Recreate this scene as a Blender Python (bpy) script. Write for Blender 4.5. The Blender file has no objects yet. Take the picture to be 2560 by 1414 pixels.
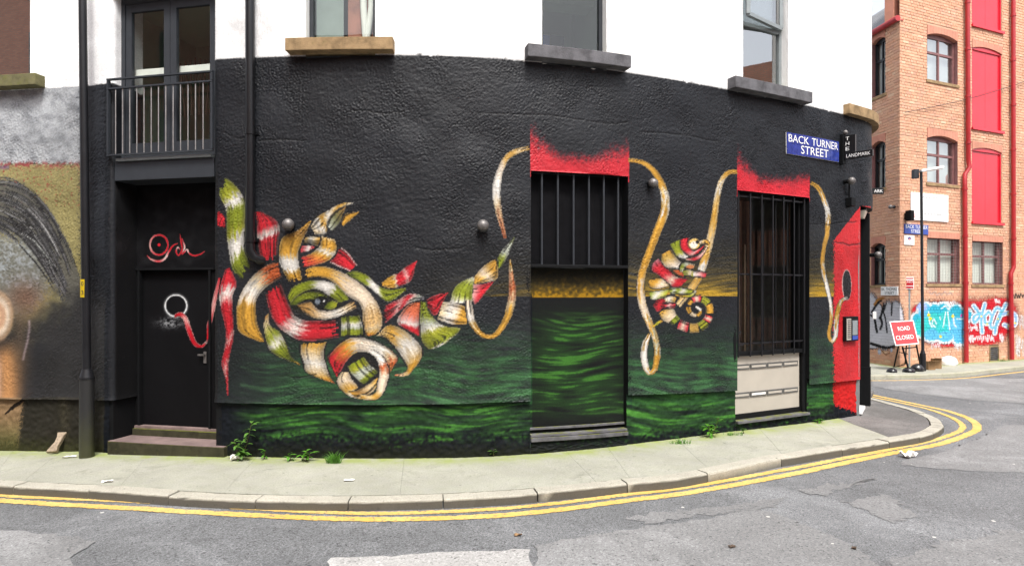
import bpy, bmesh, math, random
import numpy as np
from mathutils import Vector, Matrix
R = math.radians
random.seed(7)
rng = np.random.default_rng(11)

# ------------------------------------------------------------------ camera, sky, sun, exposure
F, HZ, EYE = 1600.0, 735.0, 1.85          # focal length in photo pixels, horizon row, lens height
scn = bpy.context.scene
col = scn.collection
cd = bpy.data.cameras.new('camera'); cam = bpy.data.objects.new('camera', cd); col.objects.link(cam)
cam.location = (0, 0, EYE); cam.rotation_euler = (R(90), 0, 0)
cd.sensor_width = 36; cd.lens = 36 * F / 2560; cd.shift_y = (HZ - 707) / 2560
cd.clip_start = 0.05; cd.clip_end = 1500
scn.camera = cam
wd = bpy.data.worlds.new('World'); scn.world = wd; wd.use_nodes = True
nt = wd.node_tree; nt.nodes.clear()
SUN_EL, SUN_AZ = R(58), R(168)            # azimuth clockwise from +Y
sky = nt.nodes.new('ShaderNodeTexSky'); sky.sky_type = 'NISHITA'; sky.sun_disc = False
sky.sun_elevation = SUN_EL; sky.sun_rotation = SUN_AZ; sky.dust_density = 4; sky.air_density = 1.0
hs = nt.nodes.new('ShaderNodeHueSaturation'); hs.inputs['Saturation'].default_value = 0.32
bg = nt.nodes.new('ShaderNodeBackground'); bg.inputs['Strength'].default_value = 0.15
ow = nt.nodes.new('ShaderNodeOutputWorld')
nt.links.new(sky.outputs[0], hs.inputs['Color']); nt.links.new(hs.outputs[0], bg.inputs['Color']); nt.links.new(bg.outputs[0], ow.inputs[0])
sl = bpy.data.lights.new('sun', 'SUN'); sl.energy = 1.5; sl.angle = R(12); sl.color = (1.0, 0.96, 0.9)
so = bpy.data.objects.new('sun', sl); col.objects.link(so)
sd = Vector((math.sin(SUN_AZ) * math.cos(SUN_EL), math.cos(SUN_AZ) * math.cos(SUN_EL), math.sin(SUN_EL)))
so.rotation_euler = (-sd).to_track_quat('-Z', 'Y').to_euler(); so.location = (0, -20, 30)
scn.view_settings.view_transform = 'Standard'; scn.view_settings.look = 'None'
scn.view_settings.gamma = 1.0; scn.view_settings.exposure = 1.28; scn.view_settings.use_curve_mapping = False
scn.cycles.max_bounces = 8; scn.cycles.transparent_max_bounces = 12

# ------------------------------------------------------------------ small helpers
def lin(c):
    c = np.asarray(c, float) / 255.0
    return np.where(c <= 0.04045, c / 12.92, ((c + 0.055) / 1.055) ** 2.4)
def alb(c, k=1.0): return tuple(float(x) / (k * 1.5) for x in lin(c))

ORG = {}
def org(o): return ORG.get(o.name, Vector((0, 0, 0))) if o else Vector((0, 0, 0))
def empty(name, loc, label=None, cat=None, group=None, kind=None, parent=None):
    o = bpy.data.objects.new(name, None); col.objects.link(o)
    o.empty_display_size = 0.1
    w = Vector(loc); ORG[o.name] = w
    if parent: o.parent = parent; o.location = w - org(parent)
    else: o.location = w
    tag(o, label, cat, group, kind); return o
def tag(o, label=None, cat=None, group=None, kind=None):
    if label: o['label'] = label
    if cat: o['category'] = cat
    if group: o['group'] = group
    if kind: o['kind'] = kind
    return o
def link_mesh(name, me, mat, parent=None):
    o = bpy.data.objects.new(name, me); col.objects.link(o)
    if mat is not None:
        me.materials.clear(); me.materials.append(mat)
    if parent: o.parent = parent
    ORG[o.name] = org(parent).copy()
    return o

class MB:
    """collects shapes in world coordinates, builds ONE mesh object"""
    def __init__(s): s.v = []; s.f = []; s.sm = []
    def add(s, vs, fs, smooth=False):
        b = len(s.v); s.v += [tuple(p) for p in vs]
        for f in fs: s.f.append(tuple(b + i for i in f)); s.sm.append(smooth)
        return s
    def hexa(s, p):   # 8 points: bottom ring 0-3, top ring 4-7
        return s.add(p, [(3, 2, 1, 0), (4, 5, 6, 7), (0, 1, 5, 4), (1, 2, 6, 5), (2, 3, 7, 6), (3, 0, 4, 7)])
    def box(s, c, size, ax=None):
        c = Vector(c); hx, hy, hz = (x / 2 for x in size)
        X, Y, Z = ax if ax else (Vector((1, 0, 0)), Vector((0, 1, 0)), Vector((0, 0, 1)))
        X, Y, Z = Vector(X), Vector(Y), Vector(Z)
        q = [(-1, -1), (1, -1), (1, 1), (-1, 1)]
        return s.hexa([c + X * hx * a + Y * hy * b - Z * hz for a, b in q] + [c + X * hx * a + Y * hy * b + Z * hz for a, b in q])
    def bar(s, a, b, w, h, up=(0, 0, 1)):
        a, b = Vector(a), Vector(b); d = b - a; L = d.length; d.normalize()
        u = Vector(up)
        if abs(d.dot(u)) > 0.98: u = Vector((0, 1, 0))
        y = u.cross(d).normalized(); z = d.cross(y)
        return s.box((a + b) / 2, (L, w, h), (d, y, z))
    def tube(s, pts, r, n=10, cap=True):
        pts = [Vector(p) for p in pts]; rs = r if isinstance(r, (list, tuple)) else [r] * len(pts)
        ring = []; prev = None
        for i, p in enumerate(pts):
            d = (pts[min(i + 1, len(pts) - 1)] - pts[max(i - 1, 0)]).normalized()
            if prev is None:
                a = Vector((0, 0, 1)) if abs(d.z) < 0.9 else Vector((1, 0, 0))
                x = d.cross(a).normalized()
            else: x = (prev - d * prev.dot(d)).normalized()
            prev = x; y = d.cross(x)
            ring.append([p + (x * math.cos(2 * math.pi * k / n) + y * math.sin(2 * math.pi * k / n)) * rs[i] for k in range(n)])
        vs = [q for rr in ring for q in rr]; fs = []
        for i in range(len(pts) - 1):
            for k in range(n):
                fs.append((i * n + k, i * n + (k + 1) % n, (i + 1) * n + (k + 1) % n, (i + 1) * n + k))
        s.add(vs, fs, True)
        if cap:
            s.add(ring[0], [tuple(range(n))[::-1]]); s.add(ring[-1], [tuple(range(n))])
        return s
    def ball(s, c, r, n=14, m=9, sc=(1, 1, 1), bump=0.0, seed=0):
        rd = random.Random(seed); c = Vector(c); vs = []; fs = []
        for j in range(m + 1):
            th = math.pi * j / m
            for k in range(n):
                ph = 2 * math.pi * k / n; q = 1 + bump * (rd.random() - 0.5) * math.sin(th)
                vs.append(c + Vector((math.sin(th) * math.cos(ph) * sc[0], math.sin(th) * math.sin(ph) * sc[1], math.cos(th) * sc[2])) * r * q)
        for j in range(m):
            for k in range(n):
                fs.append((j * n + k, (j + 1) * n + k, (j + 1) * n + (k + 1) % n, j * n + (k + 1) % n))
        return s.add(vs, fs, True)
    def quad(s, a, b, c, d): return s.add([a, b, c, d], [(0, 1, 2, 3)])
    def build(s, name, mat, parent=None, bevel=0.0):
        o0 = org(parent)
        me = bpy.data.meshes.new(name)
        me.from_pydata([(p[0] - o0.x, p[1] - o0.y, p[2] - o0.z) for p in s.v], [], s.f)
        me.polygons.foreach_set('use_smooth', s.sm)
        if bevel > 0:
            bm = bmesh.new(); bm.from_mesh(me)
            bmesh.ops.remove_doubles(bm, verts=bm.verts, dist=1e-5)
            bmesh.ops.bevel(bm, geom=[e for e in bm.edges if len(e.link_faces) == 2 and e.calc_face_angle(0) > 0.5], offset=bevel, segments=2, affect='EDGES', profile=0.6)
            bm.to_mesh(me); bm.free()
        me.update()
        return link_mesh(name, me, mat, parent)

def P(u, v, Y): return Vector(((u - 1280) / F * Y, Y, EYE - (v - HZ) / F * Y))
# level of the pavement along the street (it falls a little towards the left)
GX = [-40, -9, -6.3, -3.3, 0, 1.45, 2.9, 4.3, 5.2, 8, 40]; GZ = [-.16, -.13, -.09, 0, 0, .025, .04, .012, 0, 0, 0]
def g(x): return float(np.interp(x, GX, GZ))
RD = -0.09
def PG(u, v, dz=0.0):
    Y = EYE * F / (v - HZ)
    for _ in range(8):
        x = (u - 1280) / F * Y; Y = (EYE - g(x) - dz) * F / (v - HZ)
    x = (u - 1280) / F * Y
    return Vector((x, Y, g(x) + dz))
def cat(pts, n):
    """Catmull-Rom through pts, n samples (numpy)"""
    p = np.asarray(pts, float); m = len(p)
    if m == 2: return p[0] + (p[1] - p[0]) * np.linspace(0, 1, n)[:, None]
    q = np.vstack([2 * p[0] - p[1], p, 2 * p[-1] - p[-2]])
    t = np.linspace(0, m - 1 - 1e-9, n); i = t.astype(int); f = (t - i)[:, None]
    a, b, c, d = q[i], q[i + 1], q[i + 2], q[i + 3]
    return 0.5 * (2 * b + (c - a) * f + (2 * a - 5 * b + 4 * c - d) * f ** 2 + (3 * b - a - 3 * c + d) * f ** 3)
def fnoise(h, w, l0, l1, seed, ax=1.0):
    """band-limited noise on an h*w grid, wavelengths l0..l1 cells, stretched ax times along columns; unit deviation"""
    r = np.random.default_rng(seed).standard_normal((h, w))
    fy = np.fft.fftfreq(h)[:, None]; fx = np.fft.rfftfreq(w)[None, :]
    k = np.sqrt(fy ** 2 + (fx * ax) ** 2) + 1e-9
    flt = np.exp(-(k * l0) ** 2) * (1 - np.exp(-(k * l1) ** 2))
    o = np.fft.irfft2(np.fft.rfft2(r) * flt, s=(h, w)); return o / (o.std() + 1e-12)

# ------------------------------------------------------------------ materials
class NT:
    def __init__(s, name):
        s.m = bpy.data.materials.new(name); s.m.use_nodes = True; s.t = s.m.node_tree
        s.b = s.t.nodes['Principled BSDF']; s.out = s.t.nodes['Material Output']
    def n(s, typ, **kw):
        q = s.t.nodes.new(typ)
        for k, v in kw.items():
            if k in q.inputs.keys(): q.inputs[k].default_value = v
            else: setattr(q, k, v)
        return q
    def l(s, a, b): s.t.links.new(a, b)
    def noise(s, scale, detail=4, vec=None, rough=0.6, dist=0.0):
        q = s.n('ShaderNodeTexNoise'); q.inputs['Scale'].default_value = scale; q.inputs['Detail'].default_value = detail
        q.inputs['Roughness'].default_value = rough; q.inputs['Distortion'].default_value = dist
        if vec is None:
            tc = s.n('ShaderNodeTexCoord'); vec = tc.outputs['Object']
        s.l(vec, q.inputs['Vector']); return q.outputs['Fac']
    def ramp(s, fac, stops):
        q = s.n('ShaderNodeValToRGB'); e = q.color_ramp.elements
        while len(e) < len(stops): e.new(0.5)
        for i, (p, c) in enumerate(stops):
            e[i].position = p; e[i].color = (*c, 1) if len(c) == 3 else c
        s.l(fac, q.inputs[0]); return q.outputs[0]
    def mix(s, fac, a, b, mode='MIX'):
        q = s.n('ShaderNodeMix', data_type='RGBA', blend_type=mode)
        for i, x in ((6, a), (7, b)):
            if isinstance(x, (tuple, list)): q.inputs[i].default_value = (*x[:3], 1)
            else: s.l(x, q.inputs[i])
        if isinstance(fac, (int, float)): q.inputs[0].default_value = fac
        else: s.l(fac, q.inputs[0])
        return q.outputs[2]
    def bump(s, h, strength=0.3, dist=0.01):
        q = s.n('ShaderNodeBump'); q.inputs['Strength'].default_value = strength; q.inputs['Distance'].default_value = dist
        s.l(h, q.inputs['Height']); s.l(q.outputs[0], s.b.inputs['Normal'])
    def done(s, base=None, rough=0.6, metal=0.0, spec=0.5):
        if base is not None:
            if isinstance(base, (tuple, list)): s.b.inputs['Base Color'].default_value = (*base[:3], 1)
            else: s.l(base, s.b.inputs['Base Color'])
        s.b.inputs['Roughness'].default_value = rough; s.b.inputs['Metallic'].default_value = metal
        s.b.inputs['Specular IOR Level'].default_value = spec
        return s.m
def G1(x): return (x, x, x)
def simple(name, c, rough=0.6, metal=0.0, var=0.25, scale=9.0, bump=0.0, spec=0.5, fine=60):
    k = NT(name); f = k.noise(scale, 5)
    d = tuple(x * (1 - var) for x in c); e = tuple(min(1, x * (1 + var)) for x in c)
    c1 = k.ramp(f, [(0.3, d), (0.7, e)])
    if bump: k.bump(k.noise(fine, 5), bump, 0.01)
    return k.done(c1, rough, metal, spec)
M = {}
def painted(name, rough=0.62, bump=0.25, bscale=140, spec=0.5, lo=.72, hi=1.22, lo2=.80, hi2=1.18):
    k = NT(name); a = k.n('ShaderNodeVertexColor', layer_name='Col')
    f = k.ramp(k.noise(70, 6), [(0.25, G1(lo)), (0.75, G1(hi))])
    f2 = k.ramp(k.noise(1.1, 7, None, .68, .5), [(0.3, G1(lo2)), (0.7, G1(hi2))])
    c = k.mix(1.0, k.mix(1.0, a.outputs[0], f, 'MULTIPLY'), f2, 'MULTIPLY')
    k.bump(k.noise(bscale, 4), bump, 0.006)
    return k.done(c, rough, 0, spec)
M['render'] = painted('painted_render', 0.52, 0.3, 150, .34, .8, 1.16, .68, 1.28)
M['smooth'] = painted('painted_smooth', 0.6, 0.10, 40, .08)
M['brickm'] = painted('brick_clay', 0.88, 0.35, 90, 0.2, .88, 1.1, .9, 1.08)
M['black'] = simple('black_paint', alb((23, 24, 26)), 0.6, var=.2, bump=.08, spec=.14)
M['blackgloss'] = simple('black_gloss', alb((24, 25, 28)), 0.32, var=.15, spec=.4)
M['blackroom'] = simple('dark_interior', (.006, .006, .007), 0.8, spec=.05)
M['post'] = simple('post_paint', alb((32, 33, 37)), 0.38, var=.25, scale=5, bump=.1, spec=.35)
M['grey'] = simple('frame_grey', alb((58, 62, 68)), 0.5, var=.1, spec=.3)
M['greylight'] = simple('frame_pale', alb((150, 158, 160)), 0.4, var=.1)
M['steel'] = simple('steel', (.42, .41, .40), 0.38, 0.85, var=.2, scale=20)
M['domesteel'] = simple('dome_steel', (.15, .14, .135), 0.5, 0.5, var=.3, scale=30)
M['white'] = simple('white_paint', (.78, .78, .77), 0.5, var=.04)
M['paper'] = simple('paper', (.78, .76, .72), 0.8, var=.1, scale=40)
M['stone_tan'] = None
def stone(name, c, moss):
    k = NT(name); f = k.noise(7, 6); c1 = k.ramp(f, [(0.3, tuple(x * .55 for x in c)), (0.5, c), (0.72, tuple(min(1, x * 1.35) for x in c))])
    gm = k.n('ShaderNodeNewGeometry'); sp = k.n('ShaderNodeSeparateXYZ'); k.l(gm.outputs['Normal'], sp.inputs[0])
    q = k.n('ShaderNodeMath', operation='MULTIPLY_ADD'); k.l(sp.outputs[2], q.inputs[0]); q.inputs[1].default_value = .4; k.l(k.noise(11, 4), q.inputs[2])
    mk = k.ramp(q.outputs[0], [(0.82 - moss * 1.7, G1(0)), (1.0, G1(1))])
    c2 = k.mix(mk, c1, alb((120, 125, 50))); k.bump(k.noise(60, 6), .5, .008)
    return k.done(c2, .9, 0, .2)
M['sill_tan'] = stone('sill_sandstone', alb((190, 160, 120), 1.25), .12)
M['sill_grey'] = stone('sill_grey_stone', alb((125, 124, 128), 1.25), 0.0)
M['sill_moss'] = stone('sill_mossy_stone', alb((135, 130, 95), 1.25), .2)
M['step'] = stone('step_stone', alb((70, 68, 50), 1.1), 0.1)
M['step_top'] = simple('step_tread', alb((150, 128, 124), 1.2), .8, var=.35, scale=5, bump=.3)
M['redpaint'] = simple('red_gloss', alb((236, 46, 64), .95), .22, var=.12, scale=2)
M['redpipe'] = simple('red_pipe', alb((212, 50, 56), 1.25), .35, var=.15, scale=6)
M['wood_frame'] = simple('window_maroon', alb((140, 96, 94), .95), .5, var=.2)
M['lintel'] = simple('terracotta', alb((212, 146, 122), .9), .85, var=.14, scale=4, bump=.3)
M['room_green'] = simple('room_green', (.24, .31, .24), .8, var=.12, scale=.8)
M['room_white'] = simple('room_white', (.7, .7, .67), .8, var=.05)
M['blind_green'] = simple('blind_green', alb((134, 146, 142), .9), .8, var=.12, scale=3)
M['curtain_brown'] = simple('curtain_brown', alb((150, 96, 78), .8), .8, var=.35, scale=5)
M['wood'] = simple('wood_slat', (.07, .045, .028), .6, var=.3, scale=5)
M['mailbox'] = simple('mailbox_metal', alb((222, 214, 200), 1.15), .4, .1, var=.06, scale=3)
M['mailslot'] = simple('mail_slot', alb((118, 118, 116), 1.0), .35, .3, var=.1)
M['blue_tile'] = simple('blue_tile', alb((62, 80, 175), 1.3), .18, var=.3, scale=14)
M['blue_sign'] = simple('blue_plate', alb((70, 100, 205), 1.3), .3, var=.08)
M['signwhite'] = simple('sign_white', (.80, .80, .79), .35, var=.02)
M['signred'] = simple('sign_red', alb((222, 44, 56), 1.35), .35, var=.06)
M['yellowplate'] = simple('yellow_plate', alb((240, 205, 20), 1.3), .4, var=.05)
M['mosspost'] = None
M['card'] = simple('cardboard', alb((190, 150, 105), 1.4), .8, var=.15)
M['binbag'] = simple('bin_bag', (.012, .012, .014), .22, var=.2, bump=.6, fine=14)
M['whitebag'] = simple('white_bag', (.78, .78, .80), .4, var=.05, bump=.5, fine=18)
M['leaf'] = simple('leaf', alb((100, 150, 55), 1.3), .5, var=.35, scale=30)
M['leaf2'] = simple('leaf_bright', alb((95, 160, 40), 1.3), .5, var=.35, scale=30)
M['stem'] = simple('stem', alb((110, 95, 60), 1.3), .7)
M['greytext'] = simple('grey_print', (.30, .30, .31), .5, var=.1)
M['redtext'] = simple('red_print', (.7, .25, .25), .5, var=.1)
M['darktext'] = simple('dark_print', (.03, .03, .035), .5)
M['bluetext'] = simple('blue_print', alb((45, 70, 160)), .5)
M['slate'] = simple('slate', alb((165, 165, 168), 1.4), .6, var=.2, scale=4, bump=.2)
M['lamp_glass'] = simple('lamp_glass', (.62, .58, .48), .3, var=.05)
M['pine'] = simple('bone_card', alb((190, 170, 145), 1.3), .8, var=.35, scale=40)
def glass(name, tint, refl):
    k = NT(name); t = k.t
    tr = k.n('ShaderNodeBsdfTransparent'); tr.inputs[0].default_value = (*tint, 1)
    gl = k.n('ShaderNodeBsdfGlossy'); gl.inputs['Roughness'].default_value = 0.015
    gm = k.n('ShaderNodeNewGeometry'); dp = k.n('ShaderNodeVectorMath', operation='DOT_PRODUCT'); k.l(gm.outputs['Incoming'], dp.inputs[0]); k.l(gm.outputs['Normal'], dp.inputs[1])
    ab = k.n('ShaderNodeMath', operation='ABSOLUTE'); k.l(dp.outputs['Value'], ab.inputs[0]); om = k.n('ShaderNodeMath', operation='SUBTRACT'); om.inputs[0].default_value = 1; k.l(ab.outputs[0], om.inputs[1])
    pw = k.n('ShaderNodeMath', operation='POWER'); k.l(om.outputs[0], pw.inputs[0]); pw.inputs[1].default_value = 5
    fr = k.n('ShaderNodeMath', operation='MULTIPLY_ADD'); k.l(pw.outputs[0], fr.inputs[0]); fr.inputs[1].default_value = .92; fr.inputs[2].default_value = .08
    nz = k.noise(1.7, 2); bp = k.n('ShaderNodeBump'); bp.inputs['Strength'].default_value = .015; bp.inputs['Distance'].default_value = .02
    k.l(nz, bp.inputs['Height']); k.l(bp.outputs[0], gl.inputs['Normal'])
    a = k.n('ShaderNodeMath', operation='MULTIPLY_ADD'); k.l(fr.outputs[0], a.inputs[0]); a.inputs[1].default_value = 1.0; a.inputs[2].default_value = refl; a.use_clamp = True
    mx = k.n('ShaderNodeMixShader'); k.l(a.outputs[0], mx.inputs[0]); k.l(tr.outputs[0], mx.inputs[1]); k.l(gl.outputs[0], mx.inputs[2])
    k.l(mx.outputs[0], k.out.inputs[0]); return k.m
M['glass'] = glass('window_glass', (.93, .97, .94), .0)
M['glass3'] = glass('mirror_glass', (.8, .86, .84), .62)
M['glass2'] = glass('shiny_glass', (.8, .86, .84), .38)
k = NT('lamppost_base'); gm = k.n('ShaderNodeNewGeometry'); sp = k.n('ShaderNodeSeparateXYZ'); k.l(gm.outputs['Position'], sp.inputs[0])
q = k.n('ShaderNodeMath', operation='MULTIPLY_ADD'); k.l(k.noise(14, 5), q.inputs[0]); q.inputs[1].default_value = .5; k.l(sp.outputs[2], q.inputs[2])
M['mosspost'] = k.done(k.ramp(q.outputs[0], [(0.2, alb((66, 68, 40))), (0.75, alb((40, 41, 42)))]), .5)
def brickmat(name, c1=(.62, .28, .18), c2=(.48, .20, .13), mo=(.3, .26, .22)):
    k = NT(name); tc = k.n('ShaderNodeTexCoord'); sp_ = k.n('ShaderNodeSeparateXYZ'); k.l(tc.outputs['Object'], sp_.inputs[0]); ad = k.n('ShaderNodeMath', operation='ADD'); k.l(sp_.outputs[0], ad.inputs[0]); k.l(sp_.outputs[1], ad.inputs[1])
    cb = k.n('ShaderNodeCombineXYZ'); k.l(ad.outputs[0], cb.inputs[0]); k.l(sp_.outputs[2], cb.inputs[1]); br = k.n('ShaderNodeTexBrick'); k.l(cb.outputs[0], br.inputs['Vector']); br.inputs['Scale'].default_value = 1; br.inputs['Brick Width'].default_value = .225; br.inputs['Row Height'].default_value = .075; br.inputs['Mortar Size'].default_value = .008
    br.inputs['Color1'].default_value = (*c1, 1); br.inputs['Color2'].default_value = (*c2, 1); br.inputs['Mortar'].default_value = (*mo, 1); return k.done(br.outputs[0], .85)
M['brick_far'] = brickmat('brick_far')
M['brick_plain'] = brickmat('brick_plain', (.60, .335, .215), (.56, .30, .19), (.53, .37, .265))
# road and pavement
def asphalt(name, base, speck=.5, stain=.25, seed=0.0):
    k = NT(name); tc = k.n('ShaderNodeTexCoord'); mp = k.n('ShaderNodeMapping'); mp.inputs['Location'].default_value = (seed, seed * 2, 0)
    k.l(tc.outputs['Object'], mp.inputs[0]); v = mp.outputs[0]
    big = k.ramp(k.noise(.9, 6, v, .65, .4), [(0.3, G1(1 - stain)), (0.7, G1(1 + stain))])
    sm = k.ramp(k.noise(95, 3, v, .7), [(0.3, G1(1 - speck)), (0.52, G1(1)), (0.72, G1(1 + speck * .9))])
    vo = k.n('ShaderNodeTexVoronoi'); vo.inputs['Scale'].default_value = 75; k.l(v, vo.inputs['Vector'])
    st = k.ramp(vo.outputs['Color'], [(0.0, G1(.72)), (0.8, G1(1.05)), (1.0, G1(1.45))])
    pit = k.ramp(k.noise(38, 2, v), [(0.30, G1(.35)), (0.40, G1(1))])
    c = k.mix(1, k.mix(1, k.mix(1, k.mix(1, base, big, 'MULTIPLY'), sm, 'MULTIPLY'), st, 'MULTIPLY'), pit, 'MULTIPLY')
    wn = k.ramp(k.noise(.55, 5, v, .7, .6), [(0.52, G1(0)), (0.62, G1(1))]); c = k.mix(wn, c, k.mix(1, c, G1(1.32), 'MULTIPLY'))
    dk = k.ramp(k.noise(1.7, 7, v, .75, 1.2), [(0.60, G1(0)), (0.70, G1(1))]); c = k.mix(dk, c, k.mix(1, c, G1(.74), 'MULTIPLY'))
    gu = k.n('ShaderNodeTexVoronoi'); gu.inputs['Scale'].default_value = 2.6; k.l(v, gu.inputs['Vector'])
    gq = k.n('ShaderNodeMath', operation='LESS_THAN'); k.l(gu.outputs['Distance'], gq.inputs[0]); gq.inputs[1].default_value = .045; c = k.mix(gq.outputs[0], c, (.5, .49, .46))
    k.bump(k.noise(110, 3, v), .5, .006); return k.done(c, .82, 0, .35)
M['road'] = asphalt('asphalt', (.148, .152, .157), .72, .24)
M['patch_pale'] = asphalt('asphalt_pale', (.36, .355, .345), .18, .1, 3)
M['patch_mid'] = asphalt('asphalt_mid', (.188, .189, .190), .34, .16, 5)
M['patch_dark'] = asphalt('asphalt_dark', (.115, .115, .115), .5, .2, 8)
def concrete(name, base):
    k = NT(name); a = k.n('ShaderNodeVertexColor', layer_name='Moss')
    big = k.ramp(k.noise(1.1, 7, None, .65), [(0.3, G1(.80)), (0.7, G1(1.14))])
    sm = k.ramp(k.noise(70, 4), [(0.3, G1(.78)), (0.7, G1(1.15))])
    sp_ = k.ramp(k.noise(23, 3), [(0.28, G1(.55)), (0.36, G1(1))])
    c = k.mix(1, k.mix(1, k.mix(1, base, big, 'MULTIPLY'), sm, 'MULTIPLY'), sp_, 'MULTIPLY')
    dk = k.ramp(k.noise(2.3, 7, None, .72, .8), [(0.56, G1(0)), (0.72, G1(1))]); c = k.mix(dk, c, k.mix(1, c, G1(.66), 'MULTIPLY'))
    gu = k.n('ShaderNodeTexVoronoi'); gu.inputs['Scale'].default_value = 4.2; tcg = k.n('ShaderNodeTexCoord'); k.l(tcg.outputs['Object'], gu.inputs['Vector']); gq = k.n('ShaderNodeMath', operation='LESS_THAN'); k.l(gu.outputs['Distance'], gq.inputs[0]); gq.inputs[1].default_value = .06; c = k.mix(gq.outputs[0], c, k.mix(1, c, G1(.6), 'MULTIPLY'))
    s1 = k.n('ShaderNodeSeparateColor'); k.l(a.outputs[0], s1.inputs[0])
    q = k.n('ShaderNodeMath', operation='MULTIPLY'); k.l(s1.outputs[0], q.inputs[0])
    k.l(k.ramp(k.noise(6, 6), [(0.3, G1(0.15)), (0.6, G1(1))]), q.inputs[1])
    c = k.mix(q.outputs[0], c, (.24, .28, .09)); c = k.mix(s1.outputs[1], c, (.055, .05, .042)); k.bump(k.noise(80, 5), .35, .006)  # first channel moss; second a dark brown for grime and painted shade
    return k.done(c, .88, 0, .3)
M['concrete'] = concrete('pavement_concrete', (.315, .31, .27))
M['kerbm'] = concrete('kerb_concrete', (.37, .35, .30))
M['tarpath'] = asphalt('footway_tarmac', (.135, .13, .125), .4, .2, 12)
k = NT('yellow_line'); w = k.ramp(k.noise(42, 6), [(0.36, G1(0)), (0.46, G1(1))])
yc = k.ramp(k.noise(3, 5), [(0.3, alb((244, 196, 92), 1.1)), (0.7, alb((250, 216, 130), 1.1))])
M['yline'] = k.done(k.mix(w, (.16, .14, .11), yc), .75)

# ------------------------------------------------------------------ plan of the curved street front
PU = [-1300, -420, 0, 200, 283, 545, 640, 800, 1000, 1200, 1400, 1580, 1840, 2030, 2100, 2150]
PY = [9.3, 8.3, 7.9, 7.72, 7.60, 7.31, 7.25, 7.19, 7.18, 7.25, 7.46, 7.76, 8.44, 9.15, 9.49, 9.78]
pc = np.array([((u - 1280) / F * y, y) for u, y in zip(PU, PY)])
main = cat(pc, 3000)
tend = main[-1] - main[-2]; a0 = math.atan2(tend[1], tend[0]); RC = 1.35
arc = []; p = main[-1].copy(); a = a0
for i in range(400):
    da = R(85) / 400; a += da; p = p + RC * da * np.array([math.cos(a), math.sin(a)]); arc.append(p.copy())
back = [p + np.array([math.cos(a), math.sin(a)]) * t for t in np.linspace(.02, 9, 200)]
plan = np.vstack([main, np.array(arc), np.array(back)])
ds = np.r_[0, np.cumsum(np.hypot(*np.diff(plan, axis=0).T))]
# even resampling
SS = np.arange(0, ds[-1], 0.004); PX = np.interp(SS, ds, plan[:, 0]); PYY = np.interp(SS, ds, plan[:, 1])
tx = np.gradient(PX); ty = np.gradient(PYY); tl = np.hypot(tx, ty); tx /= tl; ty /= tl
ker = np.ones(41) / 41
txs = np.convolve(np.pad(tx, 20, 'edge'), ker, 'valid'); tys = np.convolve(np.pad(ty, 20, 'edge'), ker, 'valid')
tl = np.hypot(txs, tys); TX, TY = txs / tl, tys / tl; NX, NY = TY, -TX
S_END = float(ds[2999])                     # where the ground floor stops at the corner doorway
def W(s, z, off=0.0):
    return Vector((float(np.interp(s, SS, PX) + off * np.interp(s, SS, NX)), float(np.interp(s, SS, PYY) + off * np.interp(s, SS, NY)), z))
def Tn(s): return Vector((float(np.interp(s, SS, TX)), float(np.interp(s, SS, TY)), 0)).normalized(), Vector((float(np.interp(s, SS, NX)), float(np.interp(s, SS, NY)), 0)).normalized()
LIM = int(np.searchsorted(SS, S_END + .15))
def US(u, off=0.0):
    x = PX[:LIM] + off * NX[:LIM]; y = PYY[:LIM] + off * NY[:LIM]
    return float(np.interp(u, 1280 + F * x / y, SS[:LIM]))
def UV(u, v, off=0.0):
    s = US(u, off); y = W(s, 0, off).y; return s, EYE - (v - HZ) / F * y
def slab(mb, s0, s1, z0, z1, o0, o1, n=1):
    """block between arc lengths s0..s1, following the wall; o0 back, o1 front offsets"""
    ss = np.linspace(s0, s1, n + 1); vs = []; fs = []
    for s in ss: vs += [W(s, z0, o1), W(s, z1, o1), W(s, z1, o0), W(s, z0, o0)]
    for i in range(n):
        b = i * 4; c = b + 4
        for j in range(4): fs.append((b + j, b + (j + 1) % 4, c + (j + 1) % 4, c + j))
    fs += [(0, 3, 2, 1), (n * 4, n * 4 + 1, n * 4 + 2, n * 4 + 3)]
    fs = [f[::-1] for f in fs]
    return mb.add(vs, fs)

# ------------------------------------------------------------------ the mural: paint laid on the wall's own coordinates
BU, BV, BW, BH = -430, 0, 2700, 1210        # area covered by the paint table, in photo rows and columns
pb = np.zeros((BH, BW, 3)); pid = np.zeros((BH, BW), np.int16)
UUg, VVg = np.meshgrid(np.arange(BW) + BU, np.arange(BH) + BV)
pb[:] = (23, 26, 32)
nA = fnoise(BH, BW, 3, 40, 1); nB = fnoise(BH, BW, 30, 300, 2); nH = fnoise(BH, BW, 6, 50, 3, ax=11); nH2 = fnoise(BH, BW, 14, 120, 4, ax=9)
wv = np.clip(np.rint(VVg + 9 * np.sin(UUg / 90. + VVg / 60.) + 5 * np.sin(UUg / 41. + 1.3)).astype(int), 0, BH - 1); ix_ = np.arange(BW)[None, :] + 0 * wv
nH = nH[wv, ix_]; nH2 = nH2[wv, ix_]; nW = fnoise(BH, BW, 10, 90, 5)
def blend(mask, c):
    m = np.clip(mask, 0, 1)[..., None]; pb[:] = pb * (1 - m) + np.asarray(c, float) * m
def sstep(x, a, b):
    t = np.clip((x - a) / (b - a), 0, 1); return t * t * (3 - 2 * t)
K_, G_, DG, YG = (26, 27, 30), (138, 150, 34), (82, 94, 24), (172, 174, 46)
R_, DR, W_, T_, O_, OR, BR = (208, 34, 48), (140, 30, 40), (240, 236, 228), (230, 206, 164), (212, 158, 56), (206, 100, 52), (156, 116, 62)
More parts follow.
